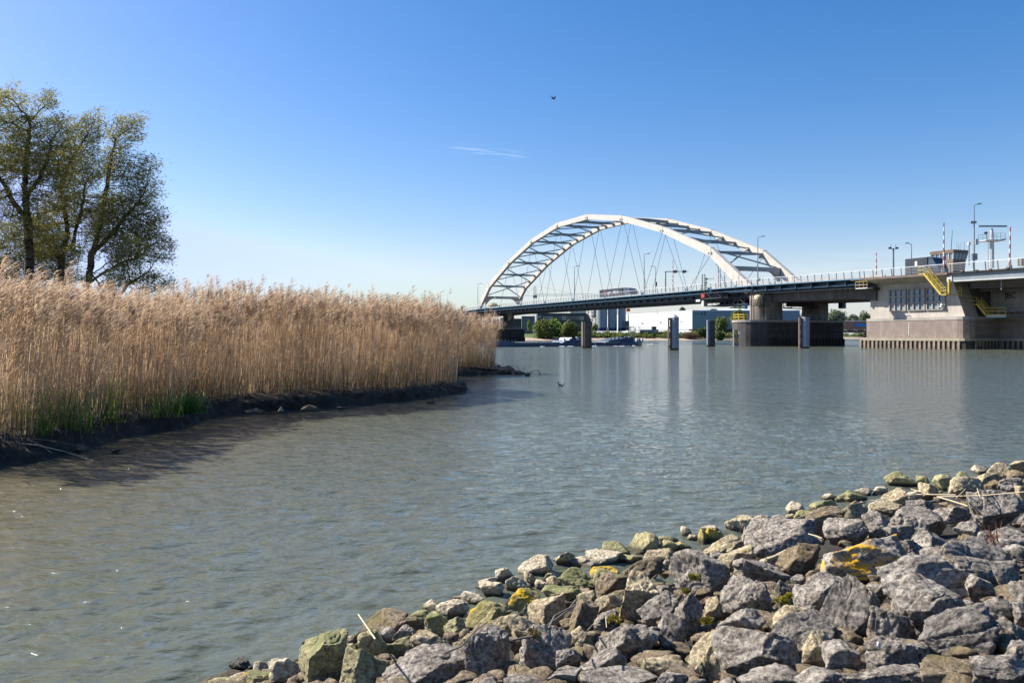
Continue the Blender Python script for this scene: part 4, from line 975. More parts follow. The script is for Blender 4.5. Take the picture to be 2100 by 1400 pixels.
ptree(1752, 646, 668, 26, 790, 'round_tree', leaf_haze, 'soft grey green tree behind the brick building', G, n=1600, ls=1.5, crown_f=.95)
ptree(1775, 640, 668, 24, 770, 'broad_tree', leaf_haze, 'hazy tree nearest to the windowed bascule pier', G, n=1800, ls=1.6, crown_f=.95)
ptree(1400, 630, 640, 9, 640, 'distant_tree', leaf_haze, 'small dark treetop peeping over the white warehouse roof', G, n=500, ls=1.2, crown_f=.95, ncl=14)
ptree(1512, 628, 642, 36, 650, 'distant_tree', leaf_haze, 'wide treetop behind the warehouse roof near the pier', G, n=1600, ls=1.3, crown_f=.95)
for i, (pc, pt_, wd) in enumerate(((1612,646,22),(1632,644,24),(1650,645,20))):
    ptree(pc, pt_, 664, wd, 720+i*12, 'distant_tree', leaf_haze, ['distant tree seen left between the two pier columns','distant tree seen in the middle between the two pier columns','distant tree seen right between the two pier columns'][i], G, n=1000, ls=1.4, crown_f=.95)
ptree(609, 616, 690, 62, 300, 'distant_tree', leaf_olive, 'rounded brownish treetop rising behind the middle of the reeds', G, n=4000, ls=.8, crown_f=.9, ncl=60)
ptree(455, 626, 690, 70, 320, 'distant_tree', leaf_olive, 'low treetop just showing behind the reeds left of the middle', G, n=2600, ls=.9, crown_f=.9, ncl=50)
# undergrowth strip: nobody could count it
pts = []; tn = []
for i in range(420):
    x = random.uniform(30, 150); 
    if random.random() < .25: x = random.uniform(150, 330)
    y = bank_y(x) + random.uniform(9, 19) + (x > 120)*4; r = random.uniform(.9, 2.0)
    z = 1.3 + max(0, (y-bank_y(x)-9)*.17)
    a, t_ = clumps((x, y, z+.5), (r*1.8, r*1.3, r*.8), 130, 7); pts.append(a); tn.append(np.clip(t_*.5+random.random()*.6, 0, 1))
V, Fq, t = leaf_quads(np.concatenate(pts), .55, .8, None, np.concatenate(tn)); o = npmesh('undergrowth', V, Fq, leaf_olive, col=t); tag(o, 'tangled green undergrowth covering the far river bank', 'undergrowth', kind='stuff')
pts = []
for i in range(90):
    x = random.uniform(86, 97); y = bank_y(x)+random.uniform(6,9); a, t_ = clumps((x,y,1.9),(1,.8,1.3),60,4); pts.append(a)
V, Fq, t = leaf_quads(np.concatenate(pts), .7, .2, (0,0,1.6)); o = npmesh('dead_reeds', V, Fq, M('dead_reed', (.26,.17,.10), .9, 0, .3, 1)); tag(o, 'brown dead reed patch on the far bank below the shaded warehouse front', 'reeds', kind='stuff')

# ---- buildings on the far bank
def pbox(mb, pl, pr_, pt, pb, y, depth, m=0):
    k = y/F; mb.box((pl-1050)*k, (pr_-1050)*k, y, y+depth, EYE+(HY-pb)*k, EYE+(HY-pt)*k, m)
def pz(py, y): return EYE+(HY-py)*y/F
def pxx(px, y): return (px-1050)*y/F
wh_white = M('warehouse_white_panel', (.72,.74,.78), .6, 0, .04, .06); wh_shade = M('warehouse_blue_grey_shade', (.20,.30,.38), .6, 0, .06, .06)  # white hall; the front's blue grey tone has its shade painted in
yc = 450; kx = yc/F; cx = pxx(1419.5, yc); zt_ = pz(636.2, yc); z0 = pz(674.5, yc); zg = 3.0
wh = thing('warehouse', (cx, yc, zg), 'large white warehouse with front in painted blue grey shade and purple emblem behind the bank', 'warehouse')
xl, yl = pxx(1240, 560), 560; xr = pxx(1640, yc)
mb = MB(); mb.add([(cx,yc,z0),(cx,yc,zt_),(xl,yl,zt_),(xl,yl,z0),(cx+.3,yc+.1,z0),(cx+.3,yc+.1,zt_),(xl+.3,yl+.1,zt_),(xl+.3,yl+.1,z0)],[(0,3,2,1),(4,5,6,7),(0,1,5,4),(1,2,6,5),(2,3,7,6),(3,0,4,7)]); mb.build('side_wall', wh_white, wh)
mb = MB(); mb.box(cx+.32, xr, yc-.1, yc+.2, z0, zt_-.4); mb.build('front_wall', wh_shade, wh)
mb = MB(); mb.add([(cx+.32,yc-.15,zt_-.4),(xr,yc-.15,zt_-.4),(xr,yc-.15,zt_+.1),(cx+.32,yc-.15,zt_+.1),(cx+40,yc+60,zt_+3),(xr,yc+60,zt_+3),(xl,yl,zt_+.2),(cx,yc,zt_+.02)],[(0,1,2,3),(3,2,5,4),(3,4,6,7)]); mb.build('roof', wh_white, wh)
mb = MB(); xa, xb = pxx(1455,yc), pxx(1472,yc); n = 12; r = (xb-xa)/2; mb.extr([((xa+xb)/2+r*math.cos(math.pi*i/n), zt_-.3+r*.5*math.sin(math.pi*i/n)) for i in range(n+1)], 1, yc-.12, yc+50); mb.build('barrel_rooflight', wh_shade, wh)
mb = MB(); mb.box(cx-.1, xr, yc-.06, yc+8, zg-.5, z0-.01); mb.build('plinth', dark_steel, wh)
mb = MB(); mb.add([(cx-.1,yc+.1,zg),(cx-.1,yc+.1,z0-.9),(xl,yl,z0-.9),(xl,yl,zg)],[(0,1,2,3)]); mb.add([(cx-.06,yc+.14,zg),(cx-.06,yc+.14,z0-.9),(xl+.04,yl+.04,z0-.9),(xl+.04,yl+.04,zg)],[(3,2,1,0)]); mb.build('plinth', white_p, wh)
# emblem: two curved strokes, plus the row of small letters, unreadable at this size
ea, eb = pxx(1440.5,yc), pxx(1443.8,yc); zc = pz(643,yc)
def emblem(side):
    mb = MB(); n = 10; out = []; inn = []
    for i in range(n+1):
        f = i/n; q = math.pi*f; out.append((ea+(eb-ea)*(.0 if side<0 else 1)+side*.9*math.sin(q)*.9, zc-1.2+2.5*f)); inn.append((out[-1][0]-side*.75*math.sin(q), out[-1][1]))
    mb.extr([(a,b) for a,b in out]+[(a,b) for a,b in inn[::-1]], 1, yc-.22, yc-.14); mb.build('emblem', navy, wh)
emblem(-1); emblem(1)
for k in range(8):
    mb = MB(); x = pxx(1422.6+k*1.62,yc); mb.box(x, x+.3, yc-.2, yc-.14, pz(644.2,yc), pz(643.0,yc)); mb.build('small_letter', navy, wh)
# dark office with a ring logo
yo = 420; of = thing('office_building', (pxx(1160,yo), yo, zg), 'dark anthracite office with a ribbon window and an orange round logo', 'office')
anth = M('anthracite_cladding', (.055,.06,.07), .6, 0, .1, .2); anth2 = M('anthracite_tower_cladding', (.10,.11,.12), .6, 0, .1, .2)
mb = MB(); pbox(mb, 1102, 1114, 642, 690, yo-.3, 20); mb.build('wall', anth2, of)
mb = MB(); a, b = pxx(1114,yo), pxx(1212,yo); zT, zB = pz(642,yo), zg-.5
mb.extr([(a,zB),(b,zB),(b,pz(655,yo)),(b-1.2,pz(646,yo)),(b-2.6,zT),(a,zT)], 1, yo, yo+20); mb.build('wall', anth, of)
for k in range(9):
    x0_, x1_ = 1115.5+k*9.2, 1115.5+k*9.2+8.6
    mb = MB(); pbox(mb, x0_, x1_, 648.3, 656.5, yo-.08, .06); mb.build('window', glass_pale if k in (1,4,8) else glass, of)
mb = MB(); pbox(mb, 1150, 1210, 662, 672, yo-.06, .04); mb.build('window', glass, of)
mb = MB(); lx, lz = pxx(1106.8,yo), pz(652,yo)
def arc(mb, c, r, a0, a1, wd, y0_, y1_, m=0, n=10):
    for i in range(n):
        q0, q1 = a0+(a1-a0)*i/n, a0+(a1-a0)*(i+1)/n
        pts = [(c[0]+(r-wd)*math.cos(q0), c[1]+(r-wd)*math.sin(q0)*1.3),(c[0]+r*math.cos(q0), c[1]+r*math.sin(q0)*1.3),(c[0]+r*math.cos(q1), c[1]+r*math.sin(q1)*1.3),(c[0]+(r-wd)*math.cos(q1), c[1]+(r-wd)*math.sin(q1)*1.3)]
        mb.extr(pts, 1, y0_, y1_, m)
arc(mb, (lx,lz), .8, .2, 3.4, .3, yo-.5, yo-.32, 1); arc(mb, (lx,lz-1.1), .85, 3.3, 6.4, .35, yo-.5, yo-.32, 0); arc(mb, (lx-.1,lz-.9), .45, 0, 6.28, .3, yo-.5, yo-.32, 0)
mb.build('round_logo', [orange_p, white_p], of)
o = thing('block_building', (pxx(1083,410), 410, zg), 'plain grey box building left of the anthracite office', 'building')
mb = MB(); pbox(mb, 1070, 1097, 649, 690, 410, 14); mb.build('wall', M('grey_cladding', (.15,.165,.19), .7, 0, .06, .2), o)
mb = MB(); pbox(mb, 1069.8, 1097.2, 648, 649, 409.9, 14.2); mb.build('roof', anth2, o)
o = thing('low_hall', (pxx(1056,430), 430, zg), 'low dark hall beside the columns of the far pier', 'building')
mb = MB(); pbox(mb, 1040, 1071, 654, 690, 430, 14); mb.build('wall', anth, o); mb = MB(); pbox(mb, 1040, 1071, 653, 654, 429.9, 14.2); mb.build('roof', anth2, o)
for i, (a, b, t_) in enumerate(((997,1007,652),(1011,1023,655),(1026,1037,652))):
    o = thing('white_building', (pxx((a+b)/2,440), 440, zg), ['pale building showing through the reed tips, leftmost of three','pale building behind the reed edge, middle of three','pale building with windows left of the far pier columns'][i], 'building', 'pale buildings behind the far pier')
    mb = MB(); pbox(mb, a, b, t_, 692, 440+i*6, 10); mb.build('wall', M('pale_render', (.62,.58,.56), .8, 0, .05, .3), o)
    mb = MB(); pbox(mb, a-.3, b+.3, t_-1, t_, 439.8+i*6, 10.4); mb.build('roof', white_p, o)
    for j in range(2):
        mb = MB(); pbox(mb, a+1.5+j*4.5, a+4+j*4.5, t_+4, t_+8, 439.85+i*6, .1); mb.build('window', glass, o)
silo_m = M('silo_grey_blue', (.30,.37,.45), .5, .1, .06, .08, .12); silo_w = M('silo_white', (.70,.70,.71), .5, 0, .05, .1, .1)
def silo(pl, pr_, pt, pb, y, mt, label, grp, cone=False):
    r = pxx(pr_,y)-pxx(pl,y); r /= 2; x = (pxx(pl,y)+pxx(pr_,y))/2; zb_, zt2 = pz(pb,y), pz(pt,y)
    o = thing('silo', (x, y+r, zb_), label, 'silo', grp)
    mb = MB(); mb.lathe((x,y+r,zb_), [(r,0),(r,zt2-zb_)], 28); mb.build('tank', mt, o)
    mb = MB(); mb.lathe((x,y+r,zt2), [(r*1.01,0),(r*.3,r*.28),(0.001,r*.3)], 28); mb.build('top_cone', mt, o)
    mb = MB(); mb.tube((x+r*.96,y+r*.6,zb_),(x+r*.96,y+r*.6,zt2+.5),.12,n=5); mb.tube((x-r*.9,y+r*.2,zb_),(x-r*.9,y+r*.2,zt2),.1,n=5); mb.build('pipe', white_p, o)
    mb = MB(); mb.lathe((x,y+r,zb_-.6), [(r*1.03,0),(r*1.03,1.6)], 28); mb.build('skirt', navy, o)
silo(1225.5,1246,617,676,405,silo_m,'left one of the three big grey storage silos under the deck','big storage silos')
silo(1247.5,1266,617,676,405.5,silo_m,'middle one of the three big grey storage silos under the deck','big storage silos')
silo(1268.5,1284,617,676,406,silo_m,'right one of the three big grey storage silos under the deck','big storage silos')
for i, a in enumerate((1168,1177,1186,1194)):
    silo(a, a+8.5, 631-(i%2)*2, 676, 470, silo_w, ['first small white silo above the office roof from the left','second small white silo above the office roof from the left','third small white silo above the office roof from the left','small white silo nearest to the pipe tower'][i], 'small white silos')
o = thing('pipe_tower', (pxx(1217,404),404,zg), 'dark lattice pipe tower between the office and the big silos', 'tower')
mb = MB()
for px in (1206.5,1214.5,1222.5): mb.tube((pxx(px,404),404,zg),(pxx(px,404),404,pz(622,404)),.16,n=5); mb.tube((pxx(px,404),406,zg),(pxx(px,404),406,pz(622,404)),.13,n=5)
for py in (632,640,648,656,664): mb.bar((pxx(1206.5,404),404,pz(py,404)),(pxx(1222.5,404),404,pz(py,404)),.16,.16)
for a, b in ((632,640),(640,648),(648,656),(656,664)): mb.bar((pxx(1214.5,404),404,pz(a,404)),(pxx(1222.5,404),404,pz(b,404)),.12,.12,up=(0,1,0))
mb.build('frame', dark_steel, o)
mb = MB(); mb.lathe((pxx(1218.5,404),405,pz(649,404)), [(.3,-1),(.75,0),(.75,3.6),(.5,4)], 12); mb.build('hopper', silo_w, o)
for i, (a, b, t_, bt, y, mt, lb) in enumerate(((1284.5,1290.5,658,677,402,anth2,'small grey hut right of the big silos'),(1338.5,1346,669,676,402,M('green_hut',(.10,.12,.11),.7),'little dark green hut in front of the white warehouse'),(1316,1350,675.5,681,401,M('grey_wall_low',(.33,.34,.37),.8),'low grey wall at the foot of the white warehouse'))):
    o = thing(['hut','hut','low_wall'][i], (pxx((a+b)/2,y),y,3), lb, ['hut','hut','wall'][i]); mb = MB(); pbox(mb, a, b, t_+.8, bt, y, 4); mb.build('wall', mt, o); mb = MB(); pbox(mb, a-.3, b+.3, t_, t_+.8, y-.2, 4.4); mb.build('roof' if i < 2 else 'coping', galv, o)
o = thing('quay_pipework', (pxx(1295,402),402,3), 'small bent pipe frame beside the grey hut on the quay', 'frame')
mb = MB()
for px in (1291,1296,1299.5,1304,1310,1313): mb.tube((pxx(px,402),402,3),(pxx(px,402),402,pz(669.5,402)),.1,n=5)
for a, b in ((1291,1299.5),(1303,1314)): mb.bar((pxx(a,402),402,pz(669.5,402)),(pxx(b,402),402,pz(669.5,402)),.15,.15)
mb.build('frame', dark_steel, o)
o = thing('sign_board', (pxx(1246.5,398),398,3), 'small white board standing at the foot of the silos', 'sign'); mb = MB(); pbox(mb,1244.5,1248.5,670.5,678,398,.3); mb.build('panel', white_p, o)
o = thing('white_post', (pxx(1302,398),398,3), 'short cream marker post on the green bank', 'post'); mb = MB(); pbox(mb,1301,1303,672,679,398,.3); mb.build('panel', M('cream_paint',(.7,.65,.45),.6), o)
o = thing('lattice_mast', (pxx(1348.5,404),404,3), 'thin pale lattice pylon in front of the white warehouse wall', 'pylon')
mb = MB(); x = pxx(1348.5,404); zt3 = pz(637.5,404)
for s in (-.45,.45): mb.tube((x+s,404,3),(x+s*.3,404,zt3),.06,n=4)
for j, z in enumerate(lin(4, zt3-.5, 1.2)): mb.bar((x-.42,404,z),(x+.42,404,z+.9*(1 if j%2 else -1)*.5),.05,.05,up=(0,1,0))
mb.bar((x-1,404,zt3-1),(x+1,404,zt3-1),.08,.08); mb.build('mast', galv, o)
# cranes
o = thing('tower_crane', (pxx(1097,520),520,3), 'thin tower crane with a horizontal jib seen through the arch hangers', 'crane')
kk = 520; mb = MB(); x = pxx(1097,kk)
for s in (-.9,.9):
    mb.tube((x+s,kk,3),(x+s*.8,kk,pz(589,kk)),.16,n=4)
for j, z in enumerate(lin(4, pz(592,kk), 1.7)): mb.bar((x-.9,kk,z),(x+.9,kk,z+1.6),.1,.1,up=(0,1,0))
mb.tube((x,kk,pz(603,kk)),(x,kk,pz(585.5,kk)),.18,n=4); mb.build('mast', galv, o)
mb = MB(); za, zb2 = pz(606.5,kk), pz(602.5,kk); xe = pxx(1262,kk)
mb.bar((pxx(1076,kk),kk,za),(xe,kk,za),.2,.16); mb.bar((x,kk,zb2),(xe-4,kk,zb2),.14,.14)
for j in range(44):
    xa = x+(xe-x-4)*j/44; xb2 = x+(xe-x-4)*(j+1)/44; mb.bar((xa,kk,za if j%2 else zb2),(xb2,kk,zb2 if j%2 else za),.09,.09,up=(0,1,0))
mb.build('jib', galv, o)
mb = MB(); mb.tube((x,kk,pz(586,kk)),(pxx(1176,kk),kk,pz(602,kk)),.06,n=4); mb.tube((x,kk,pz(586,kk)),(pxx(1078,kk),kk,za),.06,n=4); mb.build('tie_rod', galv, o)
mb = MB(); mb.box(x-1.2,x+1.4,kk-1,kk+1,pz(611,kk),pz(605,kk)); mb.build('slewing_cab', galv, o)
o = thing('harbour_crane', (pxx(1288,440),440,3), 'small orange and white crane head showing under the deck beside the silos', 'crane')
mb = MB(); kk = 440; x = pxx(1288,kk); mb.tube((x,kk,3),(x,kk,pz(644,kk)),.35,n=6); mb.tube((x,kk,pz(634,kk)),(x,kk,pz(610,kk)),.3,n=6); mb.bar((x-2,kk,pz(624.5,kk)),(pxx(1322,kk),kk,pz(624.5,kk)),.25,.3); mb.build('boom', white_p, o)
mb = MB(); mb.box(x-1,x+1,kk-1,kk+1,pz(638.5,kk),pz(633,kk)); mb.build('cab', orange_p, o)
# brick office between the piers
yb = 640; o = thing('brick_office', (pxx(1752,yb),yb,3), 'two storey red brick office with a blue band and white roof edge', 'office')
rb = M('red_brick_panels', (.45,.22,.14), .85, 0, .08, .3)
mb = MB(); pbox(mb,1727.5,1800,659,682,yb,14); mb.build('wall', rb, o)
mb = MB(); pbox(mb,1724.5,1727.4,658,682,yb-.1,14); mb.build('end_wall', white_p, o)
mb = MB(); pbox(mb,1724.3,1800,657.2,658.9,yb-.3,14.6); mb.build('roof', white_p, o)
for k in range(14):
    mb = MB(); pbox(mb,1728.5+k*3.4,1731.2+k*3.4,665.3,668.6,yb-.12,.1); mb.build('window', glass, o)
mb = MB(); pbox(mb,1753,1800,663.8,668.9,yb-.9,.7); mb.build('blue_band', M('bright_blue_panel',(.02,.28,.72),.5), o)
mb = MB(); pbox(mb,1758,1800,669.2,670.8,yb-.12,.1); mb.build('window_strip', glass, o)
mb = MB()
for px in (1737,1745.5,1754,1763,1772,1781): pbox(mb,px,px+.5,659.1,678,yb-.16,.14)
mb.build('downpipe', anth2, o)
def car(px, y, mt, label):
    x = pxx(px,y); z = pz(679.5,y); c = thing('parked_car', (x,y,z), label, 'car', 'cars parked before the brick office')
    mb = MB(); mb.extr([(x-2.1,z+.3),(x+2.1,z+.3),(x+2.1,z+.85),(x+1.3,z+.95),(x+.7,z+1.45),(x-1.1,z+1.45),(x-1.7,z+.95),(x-2.1,z+.9)], 1, y, y+1.7); mb.build('body', mt, c)
    mb = MB(); mb.extr([(x-1.5,z+.96),(x+1.1,z+.96),(x+.6,z+1.4),(x-1.0,z+1.4)], 1, y-.02, y+1.72); mb.build('windows', glass, c)
    for s in (-1.3,1.3):
        mb = MB(); mb.tube((x+s,y-.03,z+.32),(x+s,y+.2,z+.32),.32,n=10); mb.build('wheel', black_p, c)
cols = [('silver',galv),('white',white_p),('dark',black_p),('blue',blue_sign),('white',white_p),('grey',truck_grey),('dark',black_p),('white',white_p)]
pos = ['at the left end of the row','second from the left end','third from the left end','beside the bright white one','in the middle of the row','right of the middle','second from the pier edge','nearest the bascule pier']
for k in range(8): car(1730+k*6.6, 630, cols[k][1], 'tiny %s car parked before the brick office, %s' % (cols[k][0], pos[k]))

# ================================================================ WATER
water_m, nt, p = newmat('river_water')
v = mapping(nt)
big = noise(nt, .05, 4, .6, mapping(nt, (.5,1.6,1)))
wcol = mixc(nt, big, (.100,.108,.078), (.093,.108,.086))
wx = nt.nodes.new('ShaderNodeTexCoord'); wsx = nt.nodes.new('ShaderNodeSeparateXYZ'); nt.links.new(wx.outputs['Object'], wsx.inputs[0])
def wmath(op, a, b):
    m = nt.nodes.new('ShaderNodeMath'); m.operation = op; m.use_clamp = (op == 'MULTIPLY')
    for i, v_ in enumerate((a, b)):
        if isinstance(v_, (int, float)): m.inputs[i].default_value = v_
        else: nt.links.new(v_, m.inputs[i])
    return m.outputs[0]
# browner water base colour along the left bank
bank_tint = wmath('MULTIPLY', wmath('SUBTRACT', wmath('ADD', wmath('MULTIPLY', noise(nt, .35, 4, .6, v), 4.0), -4.5), wmath('ADD', wsx.outputs[0], wmath('MULTIPLY', wmath('MAXIMUM', wmath('SUBTRACT', wsx.outputs[1], 22), 0), -.33))), .30)
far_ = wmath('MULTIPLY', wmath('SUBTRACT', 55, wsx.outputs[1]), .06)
wcol = mixc(nt, wmath('MULTIPLY', wmath('MULTIPLY', bank_tint, far_), .55), wcol, (.15,.115,.068))
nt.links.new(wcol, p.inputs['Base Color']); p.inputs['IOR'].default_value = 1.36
n1 = noise(nt, 2.0, 3, .55, mapping(nt, (1.0,2.1,1), rot=(0,0,.35)), .3); n2 = noise(nt, 6.5, 4, .6, mapping(nt, (1.0,1.9,1), rot=(0,0,.5)), .4)
b1 = nt.nodes.new('ShaderNodeBump'); b1.inputs['Distance'].default_value = .17; nt.links.new(n1, b1.inputs['Height'])
b2 = nt.nodes.new('ShaderNodeBump'); b2.inputs['Distance'].default_value = .028; nt.links.new(n2, b2.inputs['Height']); nt.links.new(b1.outputs[0], b2.inputs['Normal'])
b0 = nt.nodes.new('ShaderNodeBump'); b0.inputs['Distance'].default_value = .62; nt.links.new(noise(nt, .75, 4, .6, mapping(nt, (.8,2.0,1), rot=(0,0,.2)), .3), b0.inputs['Height'])
m0 = nt.nodes.new('ShaderNodeMapRange'); m0.inputs[1].default_value = 25; m0.inputs[2].default_value = 80; nt.links.new(wsx.outputs[1], m0.inputs[0]); nt.links.new(m0.outputs[0], b0.inputs['Strength']); nt.links.new(b0.outputs[0], b1.inputs['Normal'])
gst = ramp(nt, noise(nt, .03, 4, .6, mapping(nt, (.6,2.2,1))), [(.3,(.35,)*3),(.7,(1.0,)*3)])
nt.links.new(gst, b1.inputs['Strength']); nt.links.new(gst, b2.inputs['Strength'])
nt.links.new(b2.outputs[0], p.inputs['Normal'])
rm_ = nt.nodes.new('ShaderNodeMapRange'); rm_.inputs[1].default_value = 15; rm_.inputs[2].default_value = 110; rm_.inputs[3].default_value = .06; rm_.inputs[4].default_value = .12
nt.links.new(wsx.outputs[1], rm_.inputs[0]); nt.links.new(rm_.outputs[0], p.inputs['Roughness'])
rs = [1.2]
while rs[-1] < 4500: rs.append(rs[-1]*(1.0056 if rs[-1] < 60 else 1.03))
rs = np.array(rs)
an = np.concatenate([np.linspace(-37, 37, 1000), np.linspace(37, 323, 70)[1:-1]]); an = np.radians(an)
RR, AA = np.meshgrid(rs, an, indexing='ij'); X = RR*np.sin(AA); Y = RR*np.cos(AA); Z = np.zeros_like(X)
cell = RR*.0056*1.5 + (RR > 60)*RR*.03
for i in range(72):
    lam = .09*(5.5**(rng.random())); a = .0056*lam; th = R(-68) + rng.normal()*.55; k = 2*math.pi/lam
    fade = np.clip(lam/(cell)/2.2 - .6, 0, 1); env = .6+.6*np.sin(X*.13*rng.random()+Y*.21*rng.random()+rng.random()*6)
    ph = k*(X*math.cos(th)+Y*math.sin(th)) + rng.random()*6.28 + .8*np.sin(X*.5+Y*.37+i)
    Z += a*fade*env*(np.sin(ph) + .25*np.sin(2*ph+.8))
nr, na = X.shape; idx = np.arange(nr*na).reshape(nr, na)
Fq = np.stack([idx[:-1], np.roll(idx,-1,1)[:-1], np.roll(idx,-1,1)[1:], idx[1:]], -1).reshape(-1,4)[:, ::-1]
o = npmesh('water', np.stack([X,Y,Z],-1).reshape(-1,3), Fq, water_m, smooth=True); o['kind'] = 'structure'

# ================================================================ LEFT BANK, REEDS
WL = np.array([(-14,8.0),(-9.6,11.0),(-8.1,12.6),(-7.9,14.2),(-8.0,16.2),(-7.6,18.2),(-7.8,20.2),(-7.3,21.7),(-6.2,22.3),(-4.6,24.2),(-3.2,26.2),(-1.75,29.4),(-1.75,31.2),(-3.2,33),(-3.4,40.5),(-1.8,42.6),(-.4,43.2),(.95,43.5),(.2,45),(-2,48),(-8,62),(-25,90),(-60,130)])
def resample(pl, st):
    out = []
    for a, b in zip(pl, pl[1:]):
        n = max(1, int(np.linalg.norm(b-a)/st)); out += [a+(b-a)*i/n for i in range(n)]
    return np.array(out+[pl[-1]])
def vnoise(Pn, seed=0):
    Pn = np.asarray(Pn, dtype=np.float64); i = np.floor(Pn).astype(np.int64); f = Pn-i; f = f*f*(3-2*f); r = 0
    def h(x, y, z):
        n = (x*374761393 + y*668265263 + z*2147483647*7 + seed*1274126177) & 0x7fffffff; n = (n ^ (n >> 13))*1274126177 & 0x7fffffff; n = n ^ (n >> 16); return (n & 0xffff)/65535.
    for dx in (0,1):
        for dy in (0,1):
            for dz in (0,1):
                w = (f[:,0] if dx else 1-f[:,0])*(f[:,1] if dy else 1-f[:,1])*(f[:,2] if dz else 1-f[:,2]); r = r + w*h(i[:,0]+dx, i[:,1]+dy, i[:,2]+dz)
    return r*2-1
mud_m, nt, p = newmat('mud_bank'); v = mapping(nt)
nt.links.new(ramp(nt, noise(nt, 3, 8, .7, v), [(.3,(.014,.010,.007)),(.5,(.04,.028,.018)),(.62,(.085,.058,.036)),(.74,(.085,.10,.03))]), p.inputs['Base Color']); p.inputs['Roughness'].default_value = .8
bump(nt, p, noise(nt, 9, 8, .7, v), .8, .08)
wl = resample(WL, .09); tv = np.gradient(wl, axis=0); tv /= np.linalg.norm(tv, axis=1)[:,None]; inn = np.stack([-tv[:,1], tv[:,0]], 1)
for _ in range(30): inn[1:-1] = (inn[:-2]+inn[1:-1]*2+inn[2:])/4
inn /= np.linalg.norm(inn, axis=1)[:,None]
prof = [(-.5,-.35),(-.12,-.06),(0,.02),(.05,.12),(.10,.22),(.16,.32),(.28,.40),(.42,.44),(.6,.46),(.9,.47),(1.5,.48),(4,.5),(9,.5)]
rows = []
shg = np.exp(-((wl[:,1]-22.5)/2.6)**2)*(wl[:,1] < 30)
for o_, z in prof:
    pt = wl + inn*o_
    if o_ == -.12: pt = pt - inn*(.42*shg)[:,None]
    q = np.stack([pt[:,0]*1.6, pt[:,1]*1.6, np.full(len(pt), z*3)], 1)
    n_ = vnoise(q)*.20 + vnoise(q*2.7, 3)*.12 + vnoise(q*6, 5)*.09 + vnoise(q*14, 6)*.045; k = 1 if .02 < z < .6 and o_ < 2 else .3
    pt = pt - inn*(n_*k)[:,None]; tipf = np.clip((pt[:,0]+3.0)/4, 0, 1)*(pt[:,1] > 40); rows.append(np.concatenate([pt, (z*(1-tipf*.75) + (vnoise(q*2, 9)*.07*k if z > 0 else (shg*(.085+.03*vnoise(q*3, 12)) if o_ == -.12 else 0)))[:,None]], 1))
G_ = np.stack(rows, 0); k_, n_ = G_.shape[:2]; idx = np.arange(k_*n_).reshape(k_, n_)
Fq = np.stack([idx[:-1,:-1], idx[:-1,1:], idx[1:,1:], idx[1:,:-1]], -1).reshape(-1,4)
o = npmesh('mud_bank', G_.reshape(-1,3), Fq, mud_m, smooth=True); o['kind'] = 'structure'
mb = MB(); mb.add([(-13,16,.40),(-12.5,24,.4),(-9,33,.4),(-10,46,.4),(-16,62,.4),(-80,140,.4),(-200,140,.4),(-200,-20,.4),(-20,7,.4),(-15,12.5,.4)],[tuple(range(9,-1,-1))]); o = mb.build('reed_ground', M('reed_litter_soil', (.12,.08,.045), .95, 0, .4, 1.5, 0, .5)); o['kind'] = 'structure'

reed_m, nt, p = newmat('reed_stalks')
at = nt.nodes.new('ShaderNodeAttribute'); at.attribute_name = 'tint'; nt.links.new(at.outputs['Color'], p.inputs['Base Color']); p.inputs['Roughness'].default_value = .7
tr_ = nt.nodes.new('ShaderNodeBsdfTranslucent'); nt.links.new(at.outputs['Color'], tr_.inputs['Color']); mx = nt.nodes.new('ShaderNodeMixShader'); mx.inputs[0].default_value = .42
nt.links.new(p.outputs[0], mx.inputs[1]); nt.links.new(tr_.outputs[0], mx.inputs[2]); nt.links.new(mx.outputs[0], nt.nodes['Material Output'].inputs['Surface'])
def ribbons(base, dirs, L, wid, segs, bend, col0, col1, taper=.5, side=None):
    """curved ribbons: base (n,3), dirs (n,3) unit, L,wid (n,), bend (n,3) added quadratically"""
    n = len(base); s = np.linspace(0,1,segs+1)
    pts = base[:,None,:] + dirs[:,None,:]*(L[:,None]*s)[:,:,None] + bend[:,None,:]*(s**2)[None,:,None]
    if side is None:
        a = rng.random(n)*6.28; side = np.stack([np.cos(a), np.sin(a), np.zeros(n)], 1)
    w = (wid[:,None]*(1-(1-taper)*s)[None,:])[:,:,None]*.5
    V = np.stack([pts-side[:,None,:]*w, pts+side[:,None,:]*w], 2).reshape(-1,3)
    b = (np.arange(n)*(segs+1)*2)[:,None,None] + (np.arange(segs)*2)[None,:,None] + np.array([0,1,3,2])[None,None,:]
    col = (col0[:,None,:]*(1-s)[None,:,None] + col1[:,None,:]*s[None,:,None]); col = np.repeat(col[:,:,None,:], 2, 2).reshape(-1,3)
    return V, b.reshape(-1,4), col, pts
def merge(parts):
    V = np.concatenate([q[0] for q in parts]); col = np.concatenate([q[2] for q in parts]); off = 0; Fs = []
    for q in parts: Fs.append(q[1]+off); off += len(q[0])
    return V, np.concatenate(Fs), col
wl2 = resample(WL, .5)
RL = wl2
def dist_in(xy):
    d = np.full(len(xy), 1e9); sgn = np.zeros(len(xy))
    for a, b in zip(WL, WL[1:]):
        ab = b-a; t_ = np.clip(((xy-a)@ab)/(ab@ab), 0, 1); c = a+t_[:,None]*ab; dd = np.linalg.norm(xy-c, axis=1)
        s_ = (ab[0]*(xy[:,1]-a[1]) - ab[1]*(xy[:,0]-a[0])); m_ = dd < d; d[m_] = dd[m_]; sgn[m_] = s_[m_]
    return np.where(sgn > 0, d, -d)
N0 = 150000
xy = np.stack([rng.uniform(-24, 1.2, N0), rng.uniform(9, 62, N0)], 1)
d = dist_in(xy); px_ = 1050 + F*xy[:,0]/xy[:,1]
